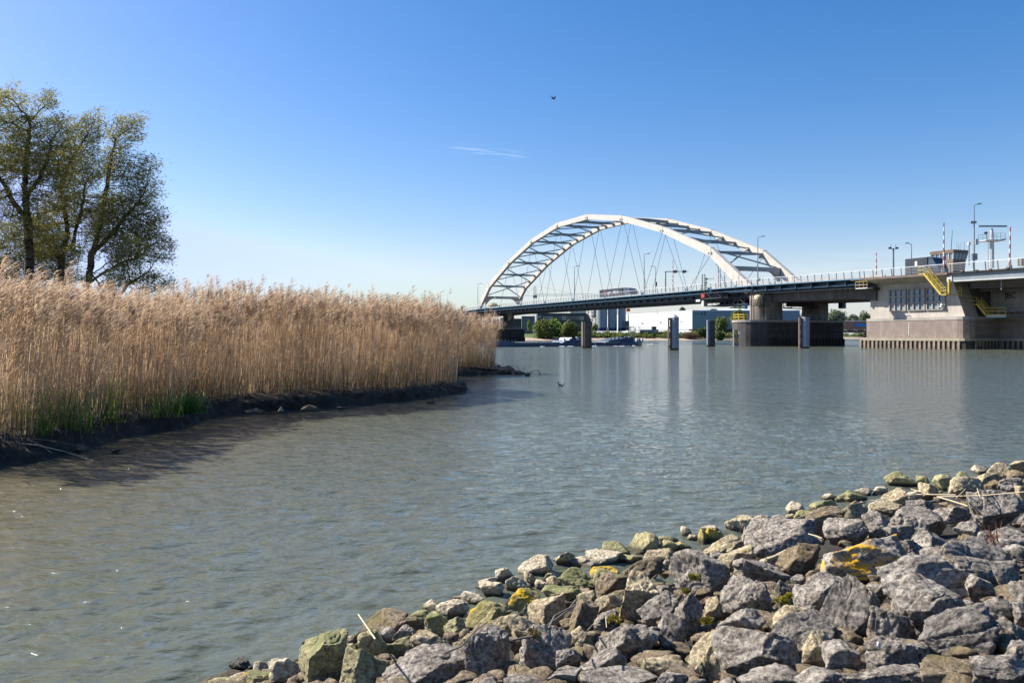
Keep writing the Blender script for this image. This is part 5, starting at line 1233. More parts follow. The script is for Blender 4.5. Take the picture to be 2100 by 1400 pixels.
edge = .24 + .22*vnoise(np.stack([xy[:,0]*.9, xy[:,1]*.9, xy[:,0]*0], 1))
keep = (d > edge) & (px_ > -160) & (px_ < 1022) & (~((xy[:,1] > 40.5) & (xy[:,0] > -1.0)))
pr = np.where(d < 2.6, 1.0, np.where(d < 6, .42, .14)); keep &= rng.random(N0) < pr
# clumpiness
cn = vnoise(np.stack([xy[:,0]*1.1, xy[:,1]*1.1, xy[:,0]*0+5], 1), 4); keep &= rng.random(N0) < np.clip(.8+cn*.5, .25, 1)
xy = xy[keep]; d = d[keep]; n = len(xy); print('reeds', n)
base = np.concatenate([xy, np.full((n,1), .40)], 1)
H = (2.62 + .22*vnoise(np.stack([xy[:,0]*.35, xy[:,1]*.35, xy[:,0]*0], 1), 8) + rng.normal(size=n)*.24)*np.clip(.85+d*.2, .82, 1.06)
H = H*np.where(xy[:,1] < 22, .95, 1.0); H = np.clip(H, .9, 3.5); H[rng.random(n) < .05] *= .6
g = rng.random(n)[:,None]; pal = np.array([(.60,.42,.24),(.52,.35,.19),(.70,.53,.34),(.43,.30,.175),(.64,.46,.28)])
pc = vnoise(np.stack([xy[:,0]*.5, xy[:,1]*.5, xy[:,0]*0+9], 1), 14)
cs = np.array([1.10,1.13,1.20])*pal[rng.integers(0,5,n)]*(.78+.42*g)*(1+.14*pc[:,None])
lowc = cs*.55*np.array([1,.95,.85])
dirs = np.stack([rng.normal(size=n)*.05+.03, rng.normal(size=n)*.05, np.ones(n)], 1); dirs /= np.linalg.norm(dirs,axis=1)[:,None]
bend = np.stack([.10+rng.normal(size=n)*.12, rng.normal(size=n)*.1, -.03*np.ones(n)], 1)
parts = []
V, Fq, col, pts = ribbons(base, dirs, H, np.full(n,.011)*(.8+.5*rng.random(n)), 5, bend, cs*.8, cs, .45); parts.append((V,Fq,col))
# leaves along the stalk
for j in range(3):
    m_ = rng.random(n) < .62; f = .25+.55*rng.random(n); q = base+dirs*(H*f)[:,None]+bend*(f**2)[:,None]; a = rng.random(n)*6.28
    ld = np.stack([np.cos(a)*.5+.35, np.sin(a)*.5, .75+rng.random(n)*.5], 1); ld /= np.linalg.norm(ld,axis=1)[:,None]; L = .28+.3*rng.random(n)
    V, Fq, col, _ = ribbons(q[m_], ld[m_], L[m_], np.full(m_.sum(),.014), 2, np.stack([.12+0*L,0*L,-.16+0*L],1)[m_], cs[m_], cs[m_]*1.12, .15); parts.append((V,Fq,col))
# plumes, blown to the right
m_ = rng.random(n) < .62; tip = pts[:,-1][m_]; k = m_.sum(); pcx = np.array([(.50,.37,.25),(.62,.48,.34),(.40,.29,.20)])[rng.integers(0,3,k)]*(.78+.36*rng.random(k))[:,None]
for j in range(13):
    f = j/13.; st = tip - np.array([0,0,.27])*(1-f) + rng.normal(size=(k,3))*.012
    ld = np.stack([.42+.35*rng.random(k), rng.normal(size=k)*.3, .62+.4*rng.random(k)], 1); ld /= np.linalg.norm(ld,axis=1)[:,None]
    L = (.12+.12*rng.random(k))*(1.15-.5*f); V, Fq, col, _ = ribbons(st, ld, L, .017+.018*rng.random(k), 2, np.stack([.06+0*L, 0*L, -.055+0*L],1), pcx, pcx*1.12, .25); parts.append((V,Fq,col))
V, Fq, col = merge(parts); o = npmesh('reeds', V, Fq, reed_m, col=col); tag(o, 'dense belt of tall dry golden brown reeds with feathery plumes on the left bank', 'reeds', kind='stuff')
# fresh green shoots and dead litter at the foot
m1 = (d < 2.2); bx = base[m1]; r_ = rng.random(len(bx)); cl_ = vnoise(np.stack([bx[:,0]*.45, bx[:,1]*.45, bx[:,0]*0], 1), 21); sel = r_ < np.clip(.22+.4*cl_, .10, .55); bx = bx[sel]; bx = np.concatenate([bx, bx+rng.normal(size=bx.shape)*np.array([.06,.06,0])]); k = len(bx)
gd = np.stack([rng.normal(size=k)*.16+.06, rng.normal(size=k)*.16, np.ones(k)], 1); gd /= np.linalg.norm(gd,axis=1)[:,None]; gc = np.array([(.17,.16,.045),(.22,.20,.06),(.30,.22,.10),(.16,.14,.05)])[rng.integers(0,4,k)]
Hs = .45+.65*rng.random(k)
A1 = ribbons(bx, gd, Hs, np.full(k,.018), 3, np.stack([.06+0*r_[:1].repeat(k), rng.normal(size=k)*.05, -.05+0*r_[:1].repeat(k)],1), gc*.5, gc, .2)[:3]
parts = [A1]
def tuft(px, py, w, hgt, nn, c):
    q = onwater(px, py, .45); b_ = np.stack([q.x+rng.normal(size=nn)*w, q.y-.1+rng.normal(size=nn)*w*.5, np.full(nn,.35)],1); dd = np.stack([rng.normal(size=nn)*.28, rng.normal(size=nn)*.2, np.ones(nn)],1); dd /= np.linalg.norm(dd,axis=1)[:,None]
    cc = np.tile(np.array(c),(nn,1))*(.7+.6*rng.random(nn))[:,None]
    return ribbons(b_, dd, hgt*(.6+.6*rng.random(nn)), np.full(nn,.02), 3, np.stack([rng.normal(size=nn)*.08, 0*cc[:,0], -.06+0*cc[:,0]],1), cc*.6, cc, .2)[:3]
parts.append(tuft(392, 838, .16, .55, 260, (.10,.24,.04)))
for px, py, w, hh in ((85,880,.12,.9),(150,868,.2,.9),(232,855,.15,.95),(330,845,.25,.7),(170,872,.25,.8)): parts.append(tuft(px, py, w, hh, 60, (.19,.27,.05)))
V, Fq, col = merge(parts); o = npmesh('green_shoots', V, Fq, reed_m, col=col); tag(o, 'fresh green shoots growing at the foot of the dry reeds', 'grass', kind='stuff')
k = 420; u_ = rng.integers(0, len(wl2)-6, k); q = wl2[u_]; ii = dist_in(q)
ins = np.stack([-np.gradient(wl2,axis=0)[:,1], np.gradient(wl2,axis=0)[:,0]],1); ins /= np.linalg.norm(ins,axis=1)[:,None]
b_ = np.concatenate([q+ins[u_]*rng.uniform(.05,.6,k)[:,None], (.30+.3*rng.random(k))[:,None]],1); a = rng.random(k)*6.28
dd = np.stack([np.cos(a), np.sin(a)*.6, .05+rng.normal(size=k)*.22],1); dd /= np.linalg.norm(dd,axis=1)[:,None]; cc = np.tile(np.array((.36,.29,.21)),(k,1))*(.5+.7*rng.random(k))[:,None]
P1 = ribbons(b_, dd, .3+1.0*rng.random(k)**2, np.full(k,.012), 3, np.stack([0*a, 0*a, -.15+0*a],1), cc, cc, .6, side=np.tile(np.array((0,.3,1.)),(k,1)))[:3]
k = 700; u_ = rng.integers(0, len(wl2)-6, k); q = wl2[u_]
b_ = np.concatenate([q+ins[u_]*rng.uniform(.1,.5,k)[:,None]+rng.normal(size=(k,2))*.05, (.18+.2*rng.random(k))[:,None]],1); dd = np.stack([rng.normal(size=k)*.12, rng.normal(size=k)*.1, np.ones(k)],1); cc = np.tile(np.array((.30,.26,.22)),(k,1))*(.5+.7*rng.random(k))[:,None]
P2 = ribbons(b_, dd, .25+.35*rng.random(k), np.full(k,.012), 1, 0*dd, cc, cc, .8)[:3]
k = 2600; u_ = rng.integers(0, len(wl2)-6, k); q = wl2[u_]
b_ = np.concatenate([q+ins[u_]*rng.uniform(-.02,.22,k)[:,None]+rng.normal(size=(k,2))*.06, (.28+.2*rng.random(k))[:,None]],1); dd = np.stack([rng.normal(size=k)*.35, rng.normal(size=k)*.3, -np.ones(k)],1); cc = np.tile(np.array((.10,.07,.045)),(k,1))*(.4+1.5*rng.random(k)**2)[:,None]
P3 = ribbons(b_, dd, .08+.26*rng.random(k), np.full(k,.014), 2, rng.normal(size=(k,3))*.05, cc, cc*.6, .4)[:3]
V, Fq, col = merge([P1, P2, P3]); o = npmesh('reed_litter', V, Fq, reed_m, col=col); tag(o, 'broken grey reed stubble and fallen stalks along the bank edge', 'reed litter', kind='stuff')
def stalk(name, pts3, r, mt, label, cat='reed stalk', group=None):
    mb = MB()
    for a, b in zip(pts3, pts3[1:]): mb.tube(a, b, r, r*.92, 6)
    o = mb.build(name, mt); return tag(o, label, cat, group)
straw = M('dry_straw', (.62,.50,.32), .7, 0, .1, 10); stick = M('grey_twig', (.20,.16,.13), .9, 0, .2, 10)
a = onwater(0, 905, .35); b = onwater(75, 912, .25); c = onwater(135, 926, .05); e = onwater(195, 946, .01)
stalk('fallen_reed', [a, b, c, e], .012, straw, 'long pale fallen reed reaching from the left mud bank into the water')
q = onwater(1086, 768, .0); stalk('driftwood_branch', [q+Vector((-.3,0,.05)), q+Vector((.0,0,.12)), q+Vector((.25,0,.22)), q+Vector((.40,0,.25)), q+Vector((.52,0,.18)), q+Vector((.57,0,-.05))], .022, wood_old, 'curved driftwood branch arching out of the water at the spit tip', 'branch')

# ================================================================ WILLOWS (space colonisation)
bark_w = M('willow_bark', (.075,.06,.042), .95, 0, .35, 4, 0, .6, bscale=20)
def willow(name, base, trunkpts, ells, natt, label, depth=30., leaves=15, rtrunk=.2, lean=(.22,0,.10)):
    kx = depth/F; W_ = lambda px, py, dy=0: np.array([(px-1050)*kx, depth+dy, EYE+(HY-py)*kx])
    att = []; wts = np.array([e[2]*e[3] for e in ells], float); wts /= wts.sum()
    for e, w_ in zip(ells, wts):
        m = int(natt*w_); q = rng.normal(size=(m,3)); q /= np.linalg.norm(q,axis=1)[:,None]; q *= (rng.random(m)**.42)[:,None]
        att.append(W_(e[0], e[1], e[4] if len(e) > 4 else 0) + q*np.array([e[2]*kx, min(e[2],e[3])*kx*.9, e[3]*kx]))
    att = np.concatenate(att); att = att[(vnoise(att*1.15+7, 77) + .45*vnoise(att*2.9, 78)) > -.42+.3*rng.random(len(att))]; att += np.array([.35,0,.12])*(rng.random(len(att))**3)[:,None]; nodes = []; par = []
    for tp in trunkpts:
        prev = -1
        for i, (a, b) in enumerate(zip(tp, tp[1:])):
            A_, B2 = W_(*a), W_(*b); m = max(2, int(np.linalg.norm(B2-A_)/.16))
            for j in range(m + (1 if i == len(tp)-2 else 0)):
                c = A_+(B2-A_)*j/m + rng.normal(size=3)*.02
                if prev == -1 and nodes and j == 0 and i == 0:
                    dd = np.linalg.norm(np.array(nodes)-c, axis=1)
                    if dd.min() < .9: prev = int(dd.argmin()); continue
                nodes.append(c); par.append(prev); prev = len(nodes)-1
    nodes = list(nodes); step = .12; alive = np.ones(len(att), bool); near = np.zeros(len(att), int); nd = np.full(len(att), 1e9); done = 0
    for it in range(120):
        arr = np.array(nodes[done:]);
        if len(arr) == 0: break
        D = np.linalg.norm(att[:,None,:]-arr[None,:,:], axis=2); mn = D.argmin(1); mv = D[np.arange(len(att)), mn]; up = mv < nd; near[up] = mn[up]+done; nd[up] = mv[up]; done = len(nodes)
        alive = nd > .13
        if not alive.any(): break
        act = alive & (nd < 1.8)
        acc = {}
        for i in np.nonzero(act)[0]:
            v_ = att[i]-nodes[near[i]]; v_ /= np.linalg.norm(v_)+1e-9; acc.setdefault(near[i], []).append(v_)
        if not acc: break
        for k_, vs in acc.items():
            v_ = np.sum(vs, 0)/len(vs) + np.array(lean) + rng.normal(size=3)*.12; v_ /= np.linalg.norm(v_)+1e-9; nodes.append(nodes[k_]+v_*step); par.append(k_)
        if len(nodes) > 9000: break
    nodes = np.array(nodes); n = len(nodes); r = np.full(n, .004); ch = np.zeros(n)
    for i in range(n-1, 0, -1):
        if par[i] >= 0: ch[par[i]] += max(r[i],.004)**2.15; 
        pi = par[i]
        if pi >= 0: r[pi] = max(.004, ch[pi]**(1/2.15))
    r = np.minimum(r*(rtrunk/max(r.max(),1e-3))**.55, rtrunk)
    tr = thing(name, Vector(W_(*base)), label, 'tree', 'willows behind the reeds')
    mb = MB()
    for i in range(n):
        if par[i] >= 0:
            mb.tube(nodes[par[i]], nodes[i], min(r[par[i]], r[i]*1.5+.004), r[i], 7 if r[i] > .05 else (5 if r[i] > .02 else 3), caps=False)
    mb.build('trunk', bark_w, tr)
    thin = np.nonzero(r < .013)[0]; c = np.repeat(nodes[thin], leaves, 0); c = c + rng.normal(size=c.shape)*np.array([.075,.09,.065]) + (rng.random(len(c))**1.5)[:,None]*np.array([[.30,0,.10]])
    cn = vnoise(c*.9, 31)*.5+.5; hz = np.clip((c[:,2]-2)/8, 0, 1)
    V, Fq, t = leaf_quads(c, .105, .24, (.85,0,-.05), np.clip(.15+.35*cn+.30*hz+rng.normal(size=len(c))*.13, 0, 1)); npmesh('crown', V, Fq, leaf_willow, tr, col=t); print(name, n, len(c))
    return tr
willow('willow_tree', (58,600), [[(58,615),(60,520),(57,450),(50,390),(58,300),(62,250)],[(57,450),(30,420),(10,380),(-15,340)],[(55,400),(75,375),(95,340),(105,290)]],
       [(50,235,55,62),(5,270,60,75),(92,300,52,70),(35,350,80,70),(115,270,22,38),(-30,350,60,90),(95,390,45,60),(20,450,70,55),(75,215,30,35),(110,330,38,40),(-5,215,40,40),(60,330,60,60),(60,500,70,40)], 5200, 'tallest willow at the left picture edge with a bird nest high in its crown', 30., rtrunk=.24)
willow('willow_tree', (128,600), [[(128,615),(126,520),(140,480),(133,430),(125,380),(150,320)],[(126,520),(150,500),(165,440),(175,380)],[(125,540),(80,470),(75,400)]],
       [(160,285,36,52),(188,300,16,40),(150,370,45,60),(190,365,28,40),(120,430,45,55),(175,450,40,60),(85,480,45,55),(135,330,40,40),(178,262,24,34),(205,420,26,40),(120,510,60,40)], 4300, 'slender multi stemmed willow in the middle of the group behind the reeds', 31.5, rtrunk=.17)
willow('willow_tree', (185,600), [[(175,615),(190,520),(207,450),(222,370),(228,320),(238,285)],[(190,520),(230,480),(270,430),(295,400)],[(150,600),(165,520),(160,470)],[(180,580),(240,545),(290,525)]],
       [(243,280,30,45),(258,310,22,42),(240,350,34,45),(245,410,50,50),(292,395,24,32),(262,460,50,45),(300,445,22,30),(270,500,60,35),(318,510,24,20),(215,470,40,60),(275,350,30,34),(308,500,28,26),(290,455,30,30),(228,330,26,50),(262,262,16,24)], 5200, 'willow leaning right with golden upper leaves, rightmost of the group', 30.5, rtrunk=.2, lean=(.3,0,.06))
willow('willow_shrub', (250,612), [[(235,620),(262,585),(300,560)],[(230,620),(200,580),(190,560)],[(240,620),(300,600),(325,590)]],
       [(265,565,60,25),(300,590,34,14),(200,575,50,25),(318,535,18,14),(240,525,70,35),(322,575,16,22)], 3000, 'low green willow shrub spreading right at the foot of the leaning willow', 29.5, leaves=17, rtrunk=.1, lean=(.3,0,.0))
willow('willow_shrub', (30,612), [[(30,620),(20,580),(-10,530)],[(30,620),(60,585),(90,570)],[(95,620),(110,580),(120,550)]],
       [(-10,540,50,50),(40,560,60,35),(110,565,45,35),(0,490,30,40),(70,530,70,40)], 3000, 'dark low willow growth under the tallest tree at the left edge', 32., leaves=13, rtrunk=.12)
c = np.array([(57-1050)*30/F, 29.9, EYE+(HY-243)*30/F]); mb = MB()
for i in range(90):
    a = random.random()*6.28; b2 = random.random()*6.28; q = Vector(c)+Vector((math.cos(a)*.12, math.sin(a)*.12, (random.random()-.5)*.14)); e = q+Vector((math.cos(b2)*.14, math.sin(b2)*.14, (random.random()-.5)*.05)); mb.tube(q, e, .012, .006, 4)
tag(mb.build('bird_nest', bark_w), 'dark twiggy bird nest high in the tallest willow', 'nest')

# ================================================================ ROCK SLOPE
SP, SD, SM_, SK = np.array([-1.83,4.82]), np.array([.775,.63]), np.array([.632,-.775]), .27
def inland(x, y): return (x-SP[0])*SM_[0] + (y-SP[1])*SM_[1]
def slope_z(x, y): return SK*inland(x, y)
soil_m, nt, p = newmat('slope_soil'); v = mapping(nt); nt.links.new(ramp(nt, noise(nt, 6, 8, .7, v), [(.3,(.012,.010,.007)),(.6,(.035,.027,.019)),(.8,(.07,.056,.038))]), p.inputs['Base Color']); p.inputs['Roughness'].default_value = .95; bump(nt, p, noise(nt, 20, 6, .7, v), .8, .05)
g1 = np.linspace(-9, 26, 180); g2 = np.concatenate([np.linspace(-3, 6, 60), np.linspace(6.4, 40, 12)]); A1, B1 = np.meshgrid(g1, g2, indexing='ij')
X = SP[0]+SD[0]*A1+SM_[0]*B1; Y = SP[1]+SD[1]*A1+SM_[1]*B1
Z = np.where(B1 < 6, SK*B1, SK*6) - .10 + vnoise(np.stack([X.ravel()*2.2, Y.ravel()*2.2, X.ravel()*0],1), 2).reshape(X.shape)*.07
idx = np.arange(X.size).reshape(X.shape); Fq = np.stack([idx[:-1,:-1], idx[1:,:-1], idx[1:,1:], idx[:-1,1:]], -1).reshape(-1,4)[:, ::-1]
o = npmesh('dike_slope', np.stack([X,Y,Z],-1).reshape(-1,3), Fq, soil_m, smooth=True); o['kind'] = 'structure'

def rockmat(name, stops, lichen=None, lthr=.66, white=.12, moss=None, mthr=.55, pits=.5, rough=.9):
    stops = [(a*1.10, b*1.06, c*1.0) for a, b, c in stops]
    m, nt, p = newmat(name); p.inputs['Roughness'].default_value = rough; v = mapping(nt)
    oi = nt.nodes.new('ShaderNodeObjectInfo'); va = nt.nodes.new('ShaderNodeVectorMath'); va.operation = 'ADD'
    cb = nt.nodes.new('ShaderNodeCombineXYZ'); ml = nt.nodes.new('ShaderNodeMath'); ml.operation = 'MULTIPLY'; ml.inputs[1].default_value = 31.0; nt.links.new(oi.outputs['Random'], ml.inputs[0])
    for i in range(3): nt.links.new(ml.outputs[0], cb.inputs[i])
    nt.links.new(v, va.inputs[0]); nt.links.new(cb.outputs[0], va.inputs[1]); v = va.outputs[0]
    a = noise(nt, 7, 10, .72, v, .6); col = ramp(nt, a, [(.34, stops[0]), (.5, stops[1]), (.64, stops[2])])
    f = noise(nt, 42, 10, .85, v); col = mixc(nt, ramp(nt, f, [(.42,(.95,)*3),(.495,(0,0,0))]), col, tuple(x*.42 for x in stops[0]))
    col = mixc(nt, ramp(nt, f, [(.51,(0,0,0)),(.60,(.8,)*3)]), col, tuple(min(.8,x*1.55) for x in stops[2]))
    ge = nt.nodes.new('ShaderNodeNewGeometry'); sp_ = nt.nodes.new('ShaderNodeSeparateXYZ'); nt.links.new(ge.outputs['Normal'], sp_.inputs[0])
    up = ramp(nt, sp_.outputs[2], [(.0,(0,0,0)),(.45,(1,1,1))])
    if moss:
        mm = mixc(nt, 1.0, ramp(nt, noise(nt, 5, 6, .65, v), [(mthr-.12,(0,0,0)),(mthr+.1,(1,1,1))]), up, 'MULTIPLY') if mthr > .5 else ramp(nt, noise(nt, 4, 6, .65, v), [(mthr-.15,(0,0,0)),(mthr+.12,(.95,)*3)])
        col = mixc(nt, mm, col, moss)
    if white:
        col = mixc(nt, ramp(nt, noise(nt, 6.3, 10, .8, v, 1.2), [(.64,(0,0,0)),(.72,(white*4,)*3)]), col, (.52,.52,.51))
    vo = nt.nodes.new('ShaderNodeTexVoronoi'); vo.inputs['Scale'].default_value = 26; nt.links.new(v, vo.inputs['Vector'])
    sp2 = mixc(nt, 1.0, ramp(nt, vo.outputs['Distance'], [(.12,(.6,)*3),(.2,(0,0,0))]), ramp(nt, noise(nt, 3, 2, .5, v), [(.5,(0,0,0)),(.6,(1,1,1))]), 'MULTIPLY')
    col = mixc(nt, sp2, col, tuple(x*.6 for x in stops[0]))
    if lichen:
        ln = noise(nt, 9, 8, .75, v, .8); lm = mixc(nt, 1.0, ramp(nt, ln, [(.45,(0,0,0)),(.49,(1,1,1))]), ramp(nt, noise(nt, 3.2, 3, .5, v), [(lthr-.02,(0,0,0)),(lthr+.05,(1,1,1))]), 'MULTIPLY')
        lm = mixc(nt, 1.0, lm, up, 'MULTIPLY'); col = mixc(nt, lm, col, lichen)
    spz = nt.nodes.new('ShaderNodeSeparateXYZ'); nt.links.new(ge.outputs['Position'], spz.inputs[0]); wz = nt.nodes.new('ShaderNodeMath'); wz.operation = 'MULTIPLY_ADD'; nt.links.new(noise(nt, 4, 4, .6, v), wz.inputs[0]); wz.inputs[1].default_value = -.05; nt.links.new(spz.outputs[2], wz.inputs[2])
    col = mixc(nt, ramp(nt, wz.outputs[0], [(0.0,(.9,)*3),(.035,(0,0,0))]), col, (.045,.04,.022))
    nt.links.new(col, p.inputs['Base Color'])
    bump(nt, p, f, .5, .006); bump(nt, p, a, .6, .035); bump(nt, p, noise(nt, 30, 12, .8, v), .9, .016)
    vo2 = nt.nodes.new('ShaderNodeTexVoronoi'); vo2.inputs['Scale'].default_value = 28; vo2.inputs['Randomness'].default_value = 1; nt.links.new(v, vo2.inputs['Vector'])
    bump(nt, p, ramp(nt, vo2.outputs['Distance'], [(.0,(0,0,0)),(.35,(1,1,1))]), pits, .008)
    return m
YL = (.72,.42,.02)
RM = {'g': rockmat('rock_grey', [(.13,.112,.095),(.235,.21,.18),(.37,.34,.30)], (.45,.28,.05), .70, .13),
 'd': rockmat('rock_dark_grey', [(.085,.078,.070),(.155,.142,.127),(.25,.23,.205)], None, .7, .10),
 'w': rockmat('rock_grey_whitish', [(.15,.135,.12),(.26,.24,.21),(.38,.355,.32)], None, .7, .24),
 't': rockmat('rock_tan', [(.20,.165,.105),(.34,.285,.18),(.48,.41,.28)], YL, .66, .08),
 'b': rockmat('rock_brown', [(.10,.078,.052),(.17,.13,.085),(.25,.20,.14)], None, .7, .06, (.15,.12,.03), .60),
 'c': rockmat('rock_cream', [(.31,.255,.175),(.45,.38,.275),(.57,.49,.375)], None, .7, 0, None, .6, .9),
 'm': rockmat('rock_algae_green', [(.20,.175,.095),(.31,.28,.15),(.43,.39,.23)], YL, .68, 0, (.20,.205,.075), .52),
 'y': rockmat('rock_yellow_lichen', [(.21,.18,.10),(.33,.28,.16),(.45,.39,.24)], (.66,.40,.02), .50, 0, (.26,.235,.07), .5),
 'L': rockmat('rock_big_lichen', [(.15,.135,.12),(.26,.24,.21),(.38,.355,.32)], (.80,.42,.008), .42, .1),
 'k': rockmat('rock_wet_black', [(.012,.010,.007),(.03,.025,.016),(.06,.052,.03)], None, .7, 0, None, .6, .5, .5),
 'r': rockmat('rock_reddish', [(.13,.075,.055),(.20,.12,.09),(.28,.19,.15)], None, .7, 0)}
ICO = {}
def ico(l):
    if l not in ICO:
        bm = bmesh.new(); bmesh.ops.create_icosphere(bm, subdivisions=l, radius=1); bm.verts.ensure_lookup_table()
        ICO[l] = (np.array([v.co[:] for v in bm.verts]), np.array([[v.index for v in f.verts] for f in bm.faces])); bm.free()
    return ICO[l]
def rotm(ax, a):
    ax = ax/np.linalg.norm(ax); K = np.array([[0,-ax[2],ax[1]],[ax[2],0,-ax[0]],[-ax[1],ax[0],0]]); return np.eye(3)+math.sin(a)*K+(1-math.cos(a))*K@K
def rockshape(seed, lvl, ang=.5, pit=.5):
    g = np.random.default_rng(seed); D, Fc = ico(lvl); r = np.full(len(D), 1.0)
    nc = int(g.integers(9, 17))
    for i in range(nc):
        nn = g.normal(size=3); nn /= np.linalg.norm(nn); off = g.uniform(.42, .78); dt = D@nn
        m_ = dt > 1e-3; r[m_] = np.minimum(r[m_], off/dt[m_])
    # soften the cuts a little
    V = D*r[:,None]; V = V*(1+.07*vnoise(D*1.7+seed, seed)[:,None])
    V = V*np.array([1, g.uniform(.75,1.05), g.uniform(.6,.9)])
    s = seed*3.1
    V = V*(1 + .060*vnoise(V*3.2+s, 1)[:,None] + .045*vnoise(V*7+s, 2)[:,None] + .028*vnoise(V*15+s, 3)[:,None] + .014*vnoise(V*31+s, 4)[:,None])
    rd = 1-np.abs(vnoise(V*2.6+s*1.3, 6)); V = V*(1-.07*np.clip(rd-.82,0,1)[:,None]/.18)      # cracks
    V = V@rotm(g.normal(size=3), g.uniform(0,.5)).T@rotm(np.array([0,0,1.]), g.uniform(0,6.28)).T
    lo, hi = V.min(0), V.max(0); return (V-(lo+hi)/2)/(hi-lo), Fc
def place(px, py, w, h, key, seed):
    """rock seen centred at (px,py) with pixel size w x h -> centre, dims"""
    rx, rz = (px-1050)/F, (HY-py)/F
    y = 5.0; z = .2
    for _ in range(14):      # centre lies a bit above the slope surface
        H_ = h*y/F*1.05; off = SK*inland(rx*y, y)+.20*H_
        off = max(off, .10*H_); z = off
        y = (EYE-z)/(-rz)
    return rx*y, y, z
rocks = []
def addrock(px, py, w, h, key, seed, lvl=None, tilt=0, flat=1.0, hero=None):
    x, y, z = place(px, py, w, h, key, seed); k = y/F
    W = w*k*.98; Hh = h*k*1.10*flat; Dp = (w*.48+h*.36)*k
    lvl = 6 if w*h > 7000 else (5 if w*h > 1500 else 4)
    V, Fc = rockshape(seed, lvl); V = V*np.array([W, Dp, Hh])
    if tilt: V = V@rotm(np.array([0,1.,0]), R(tilt)).T
    rocks.append(dict(px=px, py=py, w=w, h=h, key=key, V=V, F=Fc, loc=(x, y, z), hero=hero))
RL_ = """497 1364 52 32 k|590 1376 80 58 c|655 1367 110 122 m|530 1392 60 30 m|490 1391 50 22 t|455 1399 60 16 m|702 1347 62 52 t|672 1325 66 32 c|640 1322 40 22 c
802 1287 146 62 b -14|798 1301 38 36 g|830 1298 52 32 g|768 1330 68 74 m|748 1374 112 92 m|888 1247 64 30 c|928 1254 72 46 c|968 1231 52 36 c|938 1229 32 18 t|1008 1216 54 42 c|998 1200 52 24 c -20|1036 1184 44 38 c|896 1284 52 52 m|936 1285 54 38 m|830 1324 72 38 m|890 1328 94 58 t|1000 1262 100 58 y -22|876 1374 190 80 g|1000 1347 98 106 g|948 1330 40 30 t|1032 1288 62 48 t|965 1312 36 24 t|850 1352 40 24 b
1100 1168 78 52 c -12|1158 1150 50 42 t|1094 1194 44 50 t -15|1062 1202 54 44 c|1110 1206 28 32 c|1124 1187 24 22 t|1136 1199 34 32 t|1186 1189 88 46 m|1152 1217 84 34 m|1244 1187 60 64 y -25|1258 1200 76 48 b|1324 1171 96 50 b -14|1076 1236 68 54 y|1122 1258 82 78 t|1075 1288 82 54 t|1206 1229 50 36 t|1246 1242 60 46 t|1197 1264 66 70 b|1242 1268 54 36 g|1308 1232 92 114 t|1350 1252 98 74 g|1120 1337 122 114 g -18|1165 1354 54 54 g|1192 1312 56 44 t|1280 1320 148 92 g|1240 1362 106 58 g|1376 1302 70 86 g|1156 1388 78 34 g|1270 1394 174 40 g|1360 1370 90 54 t|1376 1394 74 34 g|1076 1398 90 18 g|1215 1340 40 34 b
1442 1184 138 108 g|1556 1170 130 62 g|1534 1234 118 100 g|1518 1282 102 68 g|1450 1240 36 30 r|1466 1252 58 48 t -30|1416 1266 60 96 g|1452 1350 78 108 t|1558 1342 196 112 g|1672 1340 78 84 t|1576 1391 130 42 g|1690 1392 124 38 g|1654 1304 134 80 d|1674 1234 104 88 g|1740 1258 108 150 d|1702 1196 96 38 g|1722 1350 80 66 g|1618 1268 68 50 t|1610 1220 44 60 d
1888 1196 196 120 w|1898 1256 150 124 g 14|1822 1290 96 92 g|1838 1340 142 74 g|1970 1312 168 104 d -16|1812 1387 184 54 g|1938 1382 118 54 b|2042 1376 136 66 g|2092 1345 60 56 g|2010 1208 66 56 g|2046 1252 106 58 g|2078 1294 66 50 g|2100 1218 50 56 g|1780 1242 48 66 t|1774 1152 212 106 L|1996 1152 158 86 g|2060 1180 70 60 g
1846 989 72 42 m|1890 990 26 28 m|1833 1022 50 44 t|1904 1010 46 38 t|1932 990 38 34 m|1978 1000 78 44 t|2044 970 52 42 t|2010 966 32 24 c|2024 981 40 24 t|1972 978 30 22 m|2090 956 44 24 t|2090 976 54 24 b|2036 998 32 28 b|2070 997 54 38 g|2098 1017 34 42 t|1818 1041 76 26 t|1888 1041 62 34 d|1950 1054 72 38 g|1884 1076 136 64 g|1842 1094 60 38 d|1982 1088 58 42 g|2034 1052 122 92 g|1912 1110 80 40 g|2070 1111 86 50 g|2086 1142 90 50 g|1872 1122 54 34 g|1800 1076 62 52 g|1922 1148 66 50 g
1632 1049 42 38 c|1654 1062 56 34 m|1686 1042 70 32 m|1701 1021 38 20 c|1745 1023 70 32 m|1772 1011 42 22 c|1690 1072 76 64 b|1754 1052 72 50 t|1734 1090 96 52 g|1524 1082 76 46 t|1530 1063 38 16 c|1566 1067 40 24 c|1594 1072 42 28 g|1440 1107 22 42 y|1464 1103 44 44 y|1478 1124 90 38 t -18|1474 1146 36 30 g|1596 1112 150 96 g|1512 1150 78 58 t|1636 1146 78 66 b|1588 1150 60 46 t
1312 1122 86 46 m -16|1262 1130 66 34 m|1240 1150 84 36 c|1216 1137 34 22 c|1236 1134 28 14 b|1366 1124 44 34 y|1372 1109 44 18 m|1390 1124 26 24 t|1407 1094 24 30 c|1420 1105 24 18 c|1404 1124 30 22 m|1456 1087 44 18 c|1212 1161 44 20 g|1352 1146 66 40 t|1190 1155 44 26 c|1290 1150 60 26 m|1400 1140 40 22 t|1340 1130 40 22 t"""
